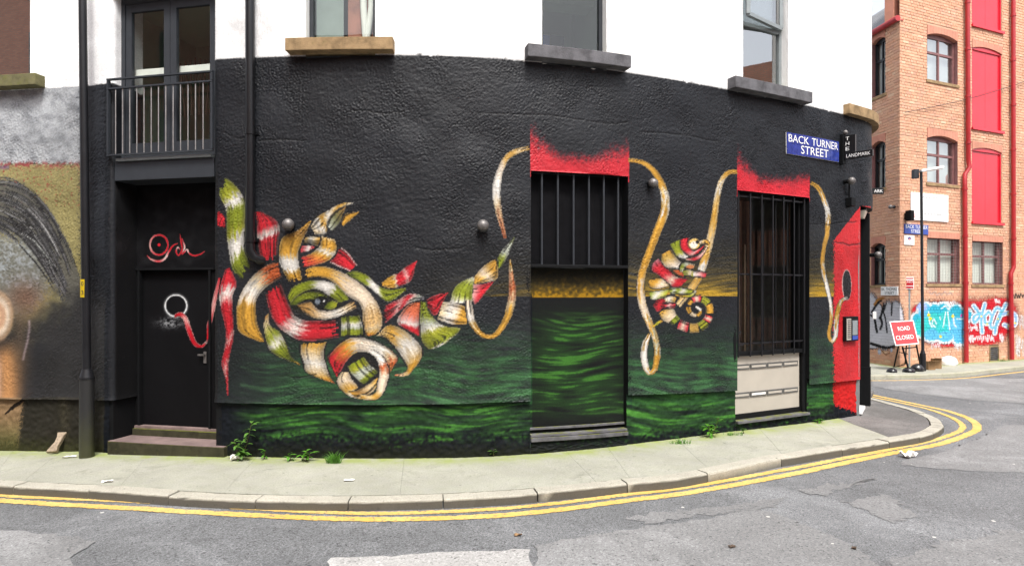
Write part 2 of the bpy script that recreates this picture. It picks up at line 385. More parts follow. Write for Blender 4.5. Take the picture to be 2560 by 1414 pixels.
PK, LT, GW = (232, 178, 172), (242, 222, 196), (196, 202, 186)
def grad(t, stops):
    ts = [s[0] for s in stops]; cs = np.array([s[1] for s in stops], float)
    return np.stack([np.interp(t, ts, cs[:, i]) for i in range(3)], -1)
rc = [0]
def ribbon(Ap, Bp, stops, tf=None, idn=1, fringe=(0, 0), streak=.6, outline=5, edge=.2):
    rc[0] += 1; rg = np.random.default_rng(rc[0])
    if tf: Ap = [tf(*q) for q in Ap]; Bp = [tf(*q) for q in Bp]
    n = 40; A = cat(Ap, n); B = cat(Bp, n)
    L = max(np.hypot(*np.diff(A, axis=0).T).sum(), np.hypot(*np.diff(B, axis=0).T).sum(), 4)
    Wd = max(np.hypot(*(A - B).T).max(), 2)
    if not isinstance(stops[0][1], (tuple, list)): stops = [(i / max(1, len(stops) - 1), c) for i, c in enumerate(stops)]
    def put(lo, hi, t0, t1, colour, mask_fn):
        nt_, ns_ = int(L * 2.2 * (t1 - t0)) + 4, int(Wd * (hi - lo) * 2.2) + 4
        t = np.linspace(t0, t1, nt_)[:, None]; s = np.linspace(lo, hi, ns_)[None, :]
        tt = np.clip(t[:, 0], 0, 1)
        a = np.stack([np.interp(tt, np.linspace(0, 1, n), A[:, i]) for i in range(2)], -1)
        b = np.stack([np.interp(tt, np.linspace(0, 1, n), B[:, i]) for i in range(2)], -1)
        pos = a[:, None] * (1 - s[..., None]) + b[:, None] * s[..., None]
        x = np.rint(pos[..., 0]).astype(int) - BU; y = np.rint(pos[..., 1]).astype(int) - BV
        ok = (x >= 0) & (x < BW) & (y >= 0) & (y < BH)
        T, S = np.broadcast_arrays(t, s)
        mk, cc = mask_fn(T, S); ok &= mk
        pb[y[ok], x[ok]] = cc[ok]; pid[y[ok], x[ok]] = idn if colour else pid[y[ok], x[ok]]
    if outline:
        e = outline / Wd
        put(-e, 1 + e, 0, 1, False, lambda T, S: (np.ones_like(T, bool), np.broadcast_to(np.array(K_, float), T.shape + (3,))))
    nb = max(6, int(Wd / 3.2)); br = rg.random(nb); br2 = rg.random(nb)
    nz2 = rg.random((max(4, int(L / 14)), nb))
    def fn(T, S):
        bi = np.clip((S * (nb - 1)), 0, nb - 1.001); i0 = bi.astype(int); f = bi - i0
        st = br[i0] * (1 - f) + br[np.minimum(i0 + 1, nb - 1)] * f
        ti = np.clip(T * (nz2.shape[0] - 1), 0, nz2.shape[0] - 1.001); j0 = ti.astype(int); h = ti - j0
        z2 = nz2[j0, i0] * (1 - h) + nz2[j0 + 1, i0] * h
        c = grad(np.clip(T + (z2 - .5) * .10 + (st - .5) * .06, 0, 1), stops)
        hat = (st > .7) & (np.minimum(T, 1 - T) * L < (18 + 40 * z2) * min(1.0, streak * 1.6)); c = np.where(hat[..., None], c * .55, c)
        c = c * (1 - streak * .42 * np.clip((st * .55 + z2 * .45) - .42, 0, 1) * 2)[..., None]
        dark = np.clip(np.sin(S * math.pi), 0, 1)
        c = c * (0.60 + .40 * dark ** .7)[..., None]
        ew = np.clip((np.abs(S - .5) - .43) / .05, 0, 1) * edge
        c = c * (1 - ew)[..., None] + np.array(W_, float) * ew[..., None]
        mk = np.ones_like(T, bool)
        if fringe[0]: mk &= T * L > fringe[0] * (br2[i0] * .7 + z2 * .3)
        if fringe[1]: mk &= (1 - T) * L > fringe[1] * (br2[::-1][i0] * .7 + z2 * .3)
        return mk, c
    put(0, 1, 0, 1, True, fn)
def stroke(pts, ws, stops, tf=None, idn=1, sc=1.0, **kw):
    if tf: pts = [tf(*q) for q in pts]
    n = max(24, len(pts) * 8); c = cat(pts, n)
    w = np.interp(np.linspace(0, 1, n), np.linspace(0, 1, len(ws)), ws) * sc / 2 if isinstance(ws, (list, tuple)) else np.full(n, ws * sc / 2)
    d = np.gradient(c, axis=0); d /= np.hypot(*d.T)[:, None] + 1e-9; nn = np.stack([-d[:, 1], d[:, 0]], -1)
    ribbon(list(map(tuple, c + nn * w[:, None]))[::2] + [tuple(c[-1] + nn[-1] * w[-1])], list(map(tuple, c - nn * w[:, None]))[::2] + [tuple(c[-1] - nn[-1] * w[-1])], stops, None, idn, **kw)
def ell(cx, cy, rx, ry, c, tf=None, idn=1, soft=.15):
    if tf:
        x1, y1 = tf(cx + rx, cy + ry); cx, cy = tf(cx, cy); rx, ry = x1 - cx, y1 - cy
    d = np.hypot((UUg - cx) / rx, (VVg - cy) / ry); m = 1 - sstep(d, 1 - soft, 1 + soft)
    blend(m, c)
    if idn: pid[d < 1] = idn
def zf(x0, y0, sc): return lambda x, y: (x0 + x / sc, y0 + y / sc)
zA, zB, zC, zD, zE = zf(540, 430, 4.714), zf(580, 650, 4.714), zf(780, 780, 6.147), zf(860, 580, 4.561), zf(1580, 560, 4.714)
z3, z4, z5, zR = zf(540, 420, 2.356), zf(1200, 280, 2.0206), zf(1560, 280, 1.7675), zf(270, 420, 2.945)

# ---- background washes
rightw = UUg > 545
glow = np.exp(-np.clip(740 - VVg, 0, 999) / 46.0) * (VVg <= 740) * sstep(UUg, 960, 1330) * (.75 + .22 * nH) * (UUg < 2086) * (.35 + .65 * sstep(UUg, 1200, 1700))
blend(np.clip(glow * 1.25, 0, 1) * (rightw), (176, 140, 40))
depth = sstep(VVg, 765, 950)
gm_ = np.clip(depth * (.74 + .14 * nH + .14 * nH2 + .10 * nB), 0, 1) * rightw * (VVg < 1012) * (.15 + .85 * sstep(UUg, 560, 780)) * (UUg < 2086)
blend(gm_ * .85, (52, 100, 56))
hi = np.clip((nH * .6 + nH2 * .6 - .35) * .6, 0, 1) * sstep(VVg, 840, 990) * rightw * (VVg < 1012) * (UUg < 2086) * (UUg > 600)
blend(hi * .42, (92, 146, 92))
pl = np.clip(.64 + .18 * nH2 + .14 * nH, 0, 1) * rightw * (VVg >= 955) * (UUg < 2086)
plz = sstep(VVg, 1000, 1030) * (1 - sstep(VVg + 10 * nW, 1070, 1115)) * sstep(UUg, 560, 700)
plz = np.where(UUg > 1580, sstep(VVg, 975, 1000) * (1 - sstep(VVg + 8 * nW + (UUg - 1580) * .13, 1080, 1112)), plz)
blend(np.where(VVg > 975, pl * plz, 0) * .92, (54, 98, 46))
blend(np.clip(plz * (nH2 * .7 + nH * .5 - .45), 0, 1) * .5 * (VVg > 975) * rightw * (UUg < 2086), (88, 156, 58))
blend(sstep(VVg + 10 * nA, 1098, 1140) * .55 * rightw, (46, 48, 30))
# panel in the blocked window
pn = (UUg > 1330) & (UUg < 1566) & (VVg > 660) & (VVg < 1080)
pbk = pb.copy(); pb[pn] = (28, 30, 30)
yv = np.exp(-np.clip(742 - VVg - 6 * nW, 0, 999) / 24.0) * (VVg <= 742) * pn; blend(yv * .9, (176, 132, 32))
mid = np.clip(1 - ((UUg - 1440) / 150.0) ** 2 * .8, 0, 1)
gv = np.clip(.62 + .18 * nH2 + .14 * nH, 0, 1) * sstep(VVg, 755, 850) * (1 - sstep(VVg, 1010, 1062)) * mid * pn; blend(gv * .9, (46, 86, 40))
blend(np.clip(gv * 1.6 * (nH2 * .7 + nH * .5 - .4), 0, 1) * pn * .5, (84, 150, 56))
# red heads over the two windows
def redhead(u0, u1, vb0, vb1, h0, hm, h1):
    t = (UUg - u0) / (u1 - u0); vb = vb0 + (vb1 - vb0) * t
    top = np.interp(t, [0, .08, .3, .6, .9, 1], [h0, h0 * .62 + hm * .38, hm, hm * .92, h1 * .75 + hm * .25, h1])
    e = (vb - VVg) / top; m = (t >= 0) & (t <= 1) & (VVg < vb + 14)
    blend(m * ((1 - sstep(e + .05 * nA + .06 * nW, .42, 1.15)) ** 1.1), (200, 36, 50))
redhead(1327, 1572, 428, 442, 125, 55, 92); redhead(1843, 2023, 478, 492, 108, 48, 62)
# red corner panel with keyhole
vt = np.interp(UUg, [2085, 2150], [600, 515])
m = (UUg >= 2085 + 2 * nA) & (UUg <= 2175) & (VVg > vt) & (VVg < 1034 + np.interp(UUg, [2085, 2150], [-24, 0]) + 3 * nA)
blend(m * 1.0, (196, 38, 44)); blend(m * (VVg > 950) * .4, (214, 40, 30))
ell(2117, 712, 12.5, 39, (200, 170, 165), idn=0, soft=.06); ell(2117.5, 712.5, 11, 37, (34, 33, 36), idn=0, soft=.06)

# ---- rhinoceros head made of ribbons (1)
stroke([(25, 640), (45, 570), (92, 512)], [44, 46, 34], [R_, R_], zA, fringe=(6, 8))
ribbon([(18, 200), (60, 320), (115, 420), (132, 560), (130, 760), (150, 950), (190, 1140), (310, 1290)], [(100, 60), (225, 160), (315, 300), (342, 430), (338, 620), (325, 800), (335, 950), (440, 1150)],
       [(0, G_), (.16, YG), (.23, W_), (.29, W_), (.36, G_), (.5, G_), (.57, YG), (.63, W_), (.76, W_), (.82, G_), (1, DG)], zA, fringe=(22, 30), streak=.9)
ribbon([(62, 570), (22, 700), (25, 800), (60, 960), (55, 1050), (35, 1150), (60, 1250), (68, 1335)], [(70, 575), (118, 680), (95, 760), (100, 900), (105, 980), (85, 1080), (70, 1180), (73, 1338)],
       [(0, R_), (.13, R_), (.2, W_), (.26, PK), (.32, R_), (.48, R_), (.56, PK), (.62, R_), (.72, R_), (.8, PK), (.86, R_), (1, R_)], z3, fringe=(20, 0), outline=0, streak=.8)
ribbon([(470, 465), (490, 620), (490, 760), (505, 900), (550, 1090)], [(530, 468), (690, 560), (745, 660), (735, 790), (712, 1040)], [(0, R_), (.36, R_), (.47, PK), (.58, W_), (.66, R_), (1, R_)], zA, fringe=(5, 16), streak=1.0)
ribbon([(390, 380), (430, 550), (480, 680), (560, 790), (680, 880), (800, 940), (1000, 945), (1265, 905)], [(560, 260), (620, 400), (680, 560), (720, 640), (790, 690), (900, 715), (1050, 715), (1270, 705)],
       [(0, R_), (.38, R_), (.46, PK), (.58, W_), (.66, PK), (.74, R_), (1, R_)], zB, fringe=(14, 16), streak=.8)
ribbon([(545, 20), (400, 70), (250, 180), (140, 330), (70, 500), (60, 700), (110, 860), (385, 975)], [(600, 190), (480, 260), (380, 330), (300, 430), (275, 520), (285, 690), (310, 800), (390, 970)],
       [(0, OR), (.16, OR), (.26, T_), (.4, W_), (.52, LT), (.6, O_), (.85, O_), (1, O_)], zB, fringe=(14, 26), streak=.9)
ribbon([(385, 670), (380, 800), (420, 1000), (500, 1100), (640, 1170), (790, 1225)], [(430, 620), (440, 760), (560, 850), (640, 1000), (690, 1130), (800, 1225)], [(0, BR), (.15, T_), (.35, G_), (.48, W_), (.6, G_), (.9, DG), (1, O_)], zB, streak=.8)
ribbon([(1460, 880), (1550, 950), (1655, 1095)], [(1320, 1050), (1450, 1110), (1575, 1160)], [DR, R_, R_], zA, fringe=(10, 0), streak=.8, edge=.7)
ribbon([(1050, 770), (1130, 760), (1240, 765)], [(1030, 835), (1120, 848), (1200, 868)], [O_, W_, O_], zA)
ribbon([(1000, 870), (1100, 865), (1155, 882)], [(1000, 942), (1080, 932), (1150, 892)], [R_, W_, R_], zA)
ribbon([(1390, 790), (1420, 880), (1390, 980), (1280, 1060), (1010, 1130)], [(1250, 750), (1240, 850), (1180, 920), (1090, 980), (1000, 1000)], [(0, T_), (.12, O_), (.3, O_), (.48, W_), (.6, O_), (.8, OR), (1, R_)], zA, fringe=(8, 10))
ribbon([(1090, 590), (950, 690), (790, 770), (750, 920), (755, 1060), (810, 1190), (880, 1320)], [(1120, 580), (1070, 700), (1010, 820), (970, 940), (975, 1060), (995, 1170), (1025, 1290)],
       [(0, O_), (.2, BR), (.35, O_), (.52, O_), (.62, W_), (.78, W_), (.85, O_), (1, O_)], zA, fringe=(0, 18), streak=.9)
ribbon([(1310, 620), (1370, 490), (1530, 400)], [(1370, 690), (1455, 600), (1530, 425)], [GW, (110, 110, 70), BR], zA)
ribbon([(1120, 640), (1180, 540), (1300, 470), (1420, 400), (1540, 360), (1622, 364)], [(1170, 730), (1300, 720), (1310, 600), (1380, 480), (1480, 415), (1620, 372)], [(0, T_), (.2, W_), (.3, O_), (.45, W_), (.7, O_), (1, W_)], zA)
ribbon([(1480, 600), (1530, 500), (1685, 468)], [(1500, 632), (1585, 560), (1685, 475)], [O_, O_, O_], zA)
ribbon([(515, 605), (580, 580), (680, 590), (790, 640), (880, 710), (945, 790), (975, 870), (975, 930), (950, 970), (895, 990)], [(530, 650), (600, 640), (680, 660), (760, 740), (840, 790), (865, 850), (865, 930), (872, 955), (880, 970), (890, 985)],
       [(0, O_), (.2, O_), (.32, LT), (.5, LT), (.66, (236, 190, 120)), (.8, T_), (.9, O_), (1, OR)], z3, fringe=(18, 10), streak=.6)
ell(985, 470, 330, 190, (26, 28, 22), zB, idn=1, soft=.1)
ribbon([(680, 520), (760, 430), (900, 375), (1050, 380)], [(760, 520), (840, 470), (950, 455), (1000, 470)], [DG, G_, DG], zB, outline=0, streak=1)
ribbon([(660, 420), (720, 320), (880, 250), (1080, 245), (1200, 280), (1290, 350), (1380, 460)], [(690, 500), (760, 420), (900, 345), (1030, 345), (1120, 400), (1200, 450), (1262, 492)], [(0, G_), (.38, G_), (.46, W_), (.7, W_), (.78, G_), (1, G_)], zB, outline=0)
ribbon([(960, 430), (1040, 395), (1110, 420)], [(980, 460), (1040, 430), (1100, 450)], [DG, G_, DG], zB, outline=0)
ell(1050, 500, 92, 78, (20, 22, 24), zB); ell(1005, 485, 30, 36, (128, 138, 150), zB); ell(1084, 480, 12, 14, (235, 235, 235), zB)
ribbon([(1120, 510), (1180, 478), (1240, 500)], [(1085, 565), (1150, 580), (1225, 560)], [DG, G_, YG], zB, outline=0)
ribbon([(770, 520), (920, 500), (1010, 580), (1150, 600), (1300, 550), (1430, 475)], [(800, 570), (900, 650), (1050, 695), (1200, 680), (1350, 620), (1490, 545)], [(0, BR), (.2, (214, 166, 96)), (.45, LT), (.7, W_), (.85, T_), (1, BR)], zB, fringe=(0, 12))
ribbon([(1290, 660), (1285, 780), (1285, 900)], [(1490, 640), (1530, 760), (1545, 890)], [(0, DG), (.25, G_), (.45, W_), (.62, GW), (.75, G_), (1, G_)], zB, fringe=(6, 6))
ribbon([(753, 858), (754, 883), (760, 905), (769, 930), (808, 948), (834, 956)], [(815, 854), (808, 883), (815, 915), (822, 937), (830, 950), (836, 957)], [(0, O_), (.2, T_), (.38, W_), (.55, T_), (.75, O_), (1, OR)], None, fringe=(5, 0))
ribbon([(1010, 352), (1180, 200), (1400, 270), (1600, 440), (1690, 580), (1660, 740), (1570, 850), (1490, 955), (1380, 985), (1270, 962)], [(1000, 358), (1130, 380), (1270, 520), (1360, 640), (1440, 760), (1475, 830), (1475, 870), (1440, 915), (1370, 945), (1280, 955)],
       [(0, T_), (.16, O_), (.3, W_), (.46, T_), (.56, O_), (.72, O_), (.85, T_), (1, OR)], zC)
ell(790, 900, 340, 340, (24, 24, 26), zC)
ribbon([(560, 830), (600, 920), (700, 1030), (800, 1100)], [(790, 690), (860, 790), (950, 870), (1010, 920)], [(0, G_), (.3, YG), (.45, GW), (.65, GW), (.8, G_), (1, DG)], zC, outline=0)
ribbon([(450, 930), (390, 1060), (470, 1200), (600, 1290), (800, 1335)], [(560, 920), (600, 1020), (700, 1150), (640, 1205), (760, 1260)], [(0, T_), (.3, LT), (.5, O_), (.75, W_), (1, O_)], zC, outline=3)
ribbon([(1020, 990), (860, 1110), (700, 1200), (570, 1220)], [(1020, 1080), (950, 1200), (820, 1290), (650, 1290)], [O_, T_, BR, O_], zC, outline=2)
ribbon([(380, 990), (250, 720), (290, 640), (420, 500), (560, 410), (700, 385), (850, 410), (1050, 490), (1200, 580), (1300, 690), (1290, 780), (1200, 920)], [(400, 960), (450, 880), (500, 790), (570, 700), (660, 625), (740, 605), (850, 610), (980, 650), (1090, 690), (1150, 760), (1180, 830), (1195, 910)],
       [(0, R_), (.14, R_), (.24, OR), (.34, O_), (.42, LT), (.68, W_), (.78, T_), (.88, OR), (1, BR)], zC)
ribbon([(900, 570), (1060, 660), (1150, 800), (1180, 950), (1130, 1150), (1050, 1290), (940, 1340), (780, 1330)], [(870, 610), (980, 700), (1030, 820), (1035, 950), (1010, 1120), (990, 1220), (900, 1270), (740, 1255)],
       [(0, W_), (.22, W_), (.32, OR), (.42, LT), (.6, LT), (.78, O_), (.9, T_), (1, O_)], zC, outline=3)
ribbon([(20, 470), (130, 450), (250, 490), (330, 560), (400, 620), (500, 650), (725, 640)], [(60, 500), (150, 540), (230, 590), (330, 660), (450, 760), (530, 785), (720, 646)], [(0, DG), (.2, G_), (.36, G_), (.46, W_), (.6, W_), (.7, G_), (1, G_)], zD, fringe=(10, 8))
ribbon([(430, 580), (530, 500), (620, 470), (700, 400), (828, 330)], [(440, 612), (550, 637), (650, 602), (760, 550), (825, 345)], [(0, O_), (.3, O_), (.4, LT), (.44, R_), (.6, R_), (.7, PK), (.78, R_), (1, R_)], zD)
ribbon([(430, 860), (600, 780), (740, 710), (850, 715), (912, 745)], [(470, 1035), (560, 960), (660, 870), (770, 790), (900, 762)], [(0, DR), (.18, R_), (.36, PK), (.5, R_), (.62, PK), (.8, GW), (1, (120, 120, 130))], zD, fringe=(10, 0))
ribbon([(860, 790), (740, 830), (640, 940), (610, 1010), (640, 1060), (760, 1130), (850, 1180)], [(866, 800), (870, 900), (866, 1000), (862, 1050), (860, 1100), (860, 1150), (860, 1190)], [(0, OR), (.25, (214, 110, 80)), (.42, PK), (.55, W_), (.7, R_), (1, R_)], zD)
ribbon([(880, 790), (870, 900), (870, 1000), (880, 1130), (890, 1230), (960, 1320), (1010, 1332)], [(930, 800), (960, 900), (1040, 1000), (1120, 1060), (1220, 1090), (1322, 1110), (1150, 1270)], [(0, G_), (.25, G_), (.4, GW), (.5, W_), (.6, YG), (.9, G_), (1, W_)], zD)
ribbon([(940, 770), (1040, 720), (1182, 690)], [(960, 860), (1050, 940), (1172, 702)], [DR, R_, R_], zD)
ribbon([(1130, 800), (1250, 810), (1370, 850), (1402, 940)], [(1070, 990), (1170, 1030), (1300, 1055), (1402, 1045)], [(0, T_), (.3, W_), (.5, LT), (.65, O_), (1, O_)], zD)
ribbon([(1210, 800), (1260, 640), (1360, 560), (1482, 508)], [(1462, 805), (1462, 700), (1472, 600), (1486, 520)], [(0, W_), (.2, G_), (.45, G_), (.6, G_), (1, W_)], zD)
ribbon([(1475, 600), (1600, 590), (1714, 558)], [(1468, 780), (1520, 798), (1702, 572)], [PK, R_, R_], zD)
ribbon([(1488, 580), (1505, 490), (1620, 370), (1732, 308)], [(1500, 588), (1620, 562), (1742, 530), (1752, 400)], [O_, O_, LT, O_, O_], zD)
ribbon([(1762, 412), (1750, 310), (1820, 190), (1942, 58)], [(1772, 416), (1812, 370), (1884, 230), (1948, 66)], [(0, G_), (.4, G_), (.6, GW), (.8, GW), (1, DG)], zD)

# ---- long painted ribbon that loops between the windows (3)
stroke([(1420, 780), (1430, 900), (1460, 1020), (1530, 1130), (1630, 1190), (1740, 1160), (1850, 1000), (1900, 850), (1920, 700), (1915, 520), (1890, 318)], [60, 78, 70, 55, 42, 55, 70, 88, 78, 60, 22],
       [(0, LT), (.2, W_), (.28, O_), (.5, O_), (.66, O_), (.74, T_), (.85, OR), (.93, T_), (1, O_)], zD, 3, 1 / 4.561, outline=2, edge=.2)
stroke([(248, 183), (195, 195), (140, 225), (105, 290), (85, 370), (85, 440), (100, 530), (128, 636)], [22, 27, 27, 30, 40, 36, 28, 14], [(0, O_), (.12, T_), (.25, O_), (.4, LT), (.52, W_), (.66, W_), (.76, T_), (1, OR)], z4, 5, 1 / 2.02, outline=1, edge=.2)
stroke([(750, 243), (820, 255), (880, 300), (920, 370), (935, 440), (930, 510), (895, 600), (850, 720), (815, 820), (808, 900), (830, 1000), (870, 1100), (890, 1170), (893, 1230), (880, 1300), (850, 1312), (828, 1250), (830, 1180), (856, 1120)],
       [16, 21, 27, 34, 42, 42, 38, 36, 36, 38, 36, 30, 28, 30, 24, 24, 32, 30, 14], [(0, O_), (.17, O_), (.23, W_), (.28, O_), (.44, O_), (.5, LT), (.56, LT), (.6, O_), (.64, GW), (.7, O_), (.78, O_), (.84, W_), (.94, W_), (1, O_)], z4, 6, 1 / 2.02, outline=1, edge=.2)
stroke([(1298, 303), (1255, 306), (1220, 345), (1200, 420), (1180, 560), (1160, 650), (1140, 730), (1120, 800), (1105, 840), (1070, 890), (1005, 975)], [20, 22, 25, 28, 34, 36, 38, 34, 32, 36, 28],
       [(0, O_), (.15, O_), (.26, W_), (.36, O_), (.5, T_), (.6, O_), (.66, W_), (.74, W_), (.78, O_), (1, T_)], z4, 7, 1 / 2.02, outline=1, edge=.2)
stroke([(825, 313), (860, 338), (888, 400), (905, 460), (900, 530), (880, 600), (875, 680), (895, 760), (915, 850), (918, 920), (906, 980), (918, 1012), (936, 990), (940, 930), (946, 870), (962, 830), (988, 820)],
       [12, 17, 17, 18, 17, 15, 14, 13, 12, 12, 14, 13, 14, 15, 14, 12, 8], [(0, O_), (.09, O_), (.13, W_), (.19, W_), (.24, O_), (.38, O_), (.42, W_), (.52, W_), (.56, O_), (.7, O_), (.73, W_), (.8, W_), (.83, O_), (.92, O_), (.96, W_), (1, W_)], z5, 8, 1 / 1.5, outline=1, edge=.15)

# ---- chameleon (2)
C2 = dict(idn=2, outline=3, edge=.15, streak=.2)
ribbon([(320, 1050), (370, 1130), (470, 1165), (530, 1140)], [(380, 1010), (480, 1000), (520, 1060), (545, 1100)], [O_, T_, LT, G_], zE, **C2)
tp = cat([(490, 1110), (560, 1180), (690, 1220), (800, 1210), (880, 1140), (915, 1040), (890, 930), (810, 880), (710, 900), (670, 980), (700, 1050), (770, 1075), (810, 1020), (755, 968)], 140)
tc_ = [G_, R_, (200, 160, 80), YG, R_, O_, YG, R_, O_, O_, T_, O_, W_]; tw = np.interp(np.arange(140), [0, 30, 60, 90, 139], [112, 104, 84, 52, 22])
for i, c in enumerate(tc_):
    a_, b_ = int(i * 140 / 13), int((i + 1) * 140 / 13) - 1
    stroke([tuple(q) for q in tp[a_:b_:3]], list(tw[a_:b_:3]), [c, LT if i % 3 == 1 else c, c], zE, 2, 1 / 4.714, outline=2, edge=.2, streak=.3)
ribbon([(250, 960), (300, 1025), (355, 1000)], [(290, 900), (370, 880), (425, 920)], [DR, R_, DR], zE, **C2)
stroke([(400, 900), (450, 880), (520, 890)], 66, [T_, W_, O_], zE, 2, 1 / 4.714, outline=3, edge=.1, streak=.2)
stroke([(390, 960), (440, 958), (515, 955)], 46, [R_, PK, R_], zE, 2, 1 / 4.714, outline=3, edge=.1, streak=.2)
ribbon([(210, 840), (250, 892), (405, 850)], [(212, 800), (330, 785), (440, 770)], [G_, W_, YG], zE, **C2)
ribbon([(190, 690), (220, 742), (300, 758), (435, 730)], [(230, 650), (320, 640), (385, 660), (435, 700)], [O_, O_, LT, T_], zE, **C2)
ribbon([(240, 470), (235, 545), (330, 605), (430, 685), (500, 738), (580, 730)], [(310, 410), (370, 490), (450, 560), (520, 620), (600, 640), (660, 652)], [(0, (190, 110, 120)), (.2, R_), (.4, R_), (.6, LT), (.75, R_), (1, R_)], zE, **C2)
ribbon([(345, 360), (350, 430), (400, 500), (545, 532)], [(460, 300), (500, 370), (560, 440), (625, 482)], [O_, (214, 176, 90), LT, W_], zE, **C2)
ribbon([(480, 540), (560, 600), (640, 626)], [(570, 540), (605, 580), (645, 615)], [OR, OR, DR], zE, **C2)
stroke([(450, 790), (560, 785), (680, 795), (745, 802)], [66, 64, 50, 30], [(0, G_), (.15, GW), (.3, G_), (.45, W_), (.6, G_), (.8, YG), (1, LT)], zE, 2, 1 / 4.714, outline=3, edge=.1, streak=.2)
stroke([(560, 842), (690, 842), (752, 792)], [18, 26, 20], [O_, YG, W_], zE, 2, 1 / 4.714, outline=2, edge=.1, streak=.2)
stroke([(605, 560), (592, 505), (640, 475), (735, 500)], 46, [W_, G_, GW, T_], zE, 2, 1 / 4.714, outline=3, edge=.1, streak=.2)
ell(692, 502, 46, 24, (206, 130, 80), zE, 2)
stroke([(610, 575), (690, 572), (738, 592)], 56, [G_, LT, YG], zE, 2, 1 / 4.714, outline=3, edge=.1, streak=.2)
stroke([(732, 588), (800, 588), (872, 606)], [50, 62, 46], [W_, PK, R_], zE, 2, 1 / 4.714, outline=3, edge=.1, streak=.2)
ribbon([(450, 240), (480, 290), (510, 350), (560, 392), (625, 402)], [(570, 180), (570, 260), (590, 320), (630, 360), (665, 378)], [G_, G_, YG, W_, W_], zE, **C2)
ribbon([(570, 180), (575, 270), (620, 330), (700, 368), (765, 352)], [(665, 168), (655, 250), (690, 300), (745, 318), (855, 245)], [R_, R_, R_, PK, R_], zE, **C2)
stroke([(640, 412), (740, 408), (810, 370), (880, 265)], [20, 34, 32, 20], [LT, R_, PK, T_], zE, 2, 1 / 4.714, outline=2, edge=.1, streak=.2)
ell(728, 232, 66, 62, (226, 190, 110), zE, 2); ell(722, 245, 46, 42, (240, 232, 216), zE, 2); ell(765, 212, 22, 20, (26, 26, 28), zE, 2)
stroke([(800, 220), (870, 208), (905, 240)], [44, 42, 20], [LT, O_, O_], zE, 2, 1 / 4.714, outline=2, edge=.1, streak=.2)
stroke([(352, 1138), (300, 1165), (240, 1212)], [26, 30, 20], [O_, YG, O_], zE, 2, 1 / 4.714, outline=0, edge=.1)

# ---- painted door and signature in the doorway (4)
def glowring(cx, cy, r, w, c, soft):
    d = np.abs(np.hypot(UUg - cx, VVg - cy) - r); blend(np.exp(-(d / soft) ** 2) * .55, c); blend((1 - sstep(d, w * .6, w * 1.3)) * .9, c)
dm = (UUg > 288) & (UUg < 545) & (VVg > 430)
pb[dm] = (20, 20, 22); blend(dm * np.clip(.25 + .3 * nB, 0, 1) * (VVg < 670) * (VVg > 470) * .6, (44, 44, 46))
sm = np.exp(-(((UUg - 426) / 30.) ** 2 + ((VVg - 806) / 13.) ** 2)); blend(sm * np.clip(.5 + .35 * nA + .3 * nW, 0, 1) * .8, (205, 208, 212))
glowring(440, 764, 27, 1.4, (232, 234, 236), 4); ell(440, 763, 24, 23.5, (22, 22, 24), idn=0, soft=.08)
stroke([(490, 1090), (530, 1075), (570, 1110), (600, 1200), (640, 1290), (690, 1310), (725, 1280)], [18, 28, 34, 36, 30, 18, 12], [(0, R_), (.2, R_), (.35, PK), (.5, R_), (.9, R_), (1, PK)], zR, 4, 1 / 2.945, outline=1, edge=.5, streak=.2)
stroke([(728, 1278), (735, 1230), (745, 1150), (775, 1020), (820, 810)], [6, 14, 26, 34, 20], [R_, R_, R_, PK, R_], zR, 4, 1 / 2.945, outline=0, edge=.4, streak=.2)
for cc, rr, ww in (((375, 565), 66, 3.6),):
    pts = [(cc[0] + rr * math.cos(a_), cc[1] + rr * 1.12 * math.sin(a_)) for a_ in np.linspace(0, 2 * math.pi, 26)]
    stroke(pts, 11, [R_, R_, PK, R_, R_], zR, 4, 1 / 2.945, outline=0, edge=.3, streak=.1)
ell(376, 566, 11, 11, R_, zR, 4)
stroke([(288, 642), (320, 672), (375, 685), (420, 665), (450, 610), (480, 570), (515, 555)], [3, 10, 16, 14, 12, 9, 3], [R_, PK, R_, W_, R_, R_, R_], zR, 4, 1 / 2.945, outline=0, edge=.2, streak=.1)
stroke([(530, 598), (512, 585), (502, 615), (520, 640), (545, 600), (538, 540), (530, 487)], [6, 9, 9, 8, 10, 10, 3], [R_, W_, R_, R_, R_, R_, R_], zR, 4, 1 / 2.945, outline=0, edge=.2, streak=.1)
stroke([(545, 520), (565, 580), (545, 630), (560, 620), (582, 600), (600, 630), (640, 645), (685, 630), (712, 612)], [4, 10, 8, 7, 9, 8, 10, 8, 2], [R_, W_, R_, R_, W_, R_, R_, R_, R_], zR, 4, 1 / 2.945, outline=0, edge=.2, streak=.1)

# ---- the neighbouring painting on the left (fragment)
lw = UUg < 262
edgeL = 1 - sstep(UUg + 6 * nA, 196, 214)
blend((VVg < 640) * lw * .2, (70, 72, 80))
blend(edgeL * (VVg < 412 + 6 * nA - UUg * .0) * np.clip(.93 + .05 * nA + .09 * nB, 0, 1), (182, 186, 190))
blend(edgeL * sstep(VVg, 404, 416) * (1 - sstep(VVg + 12 * nB + 20 * nA * .2, 690, 880)) * np.clip(.94 + .06 * nA, 0, 1), (160, 150, 98))
blend(edgeL * np.exp(-((VVg - 412) / 7.) ** 2) * np.clip(.5 + .6 * nW, 0, 1), (150, 70, 70)); blend(edgeL * np.clip(nW * nA - 1.1, 0, 1) * (VVg > 412) * (VVg < 520), (160, 60, 60))
blend(np.exp(-((VVg - 418) / 5.) ** 2) * (UUg < 22) * .6, (100, 80, 130))
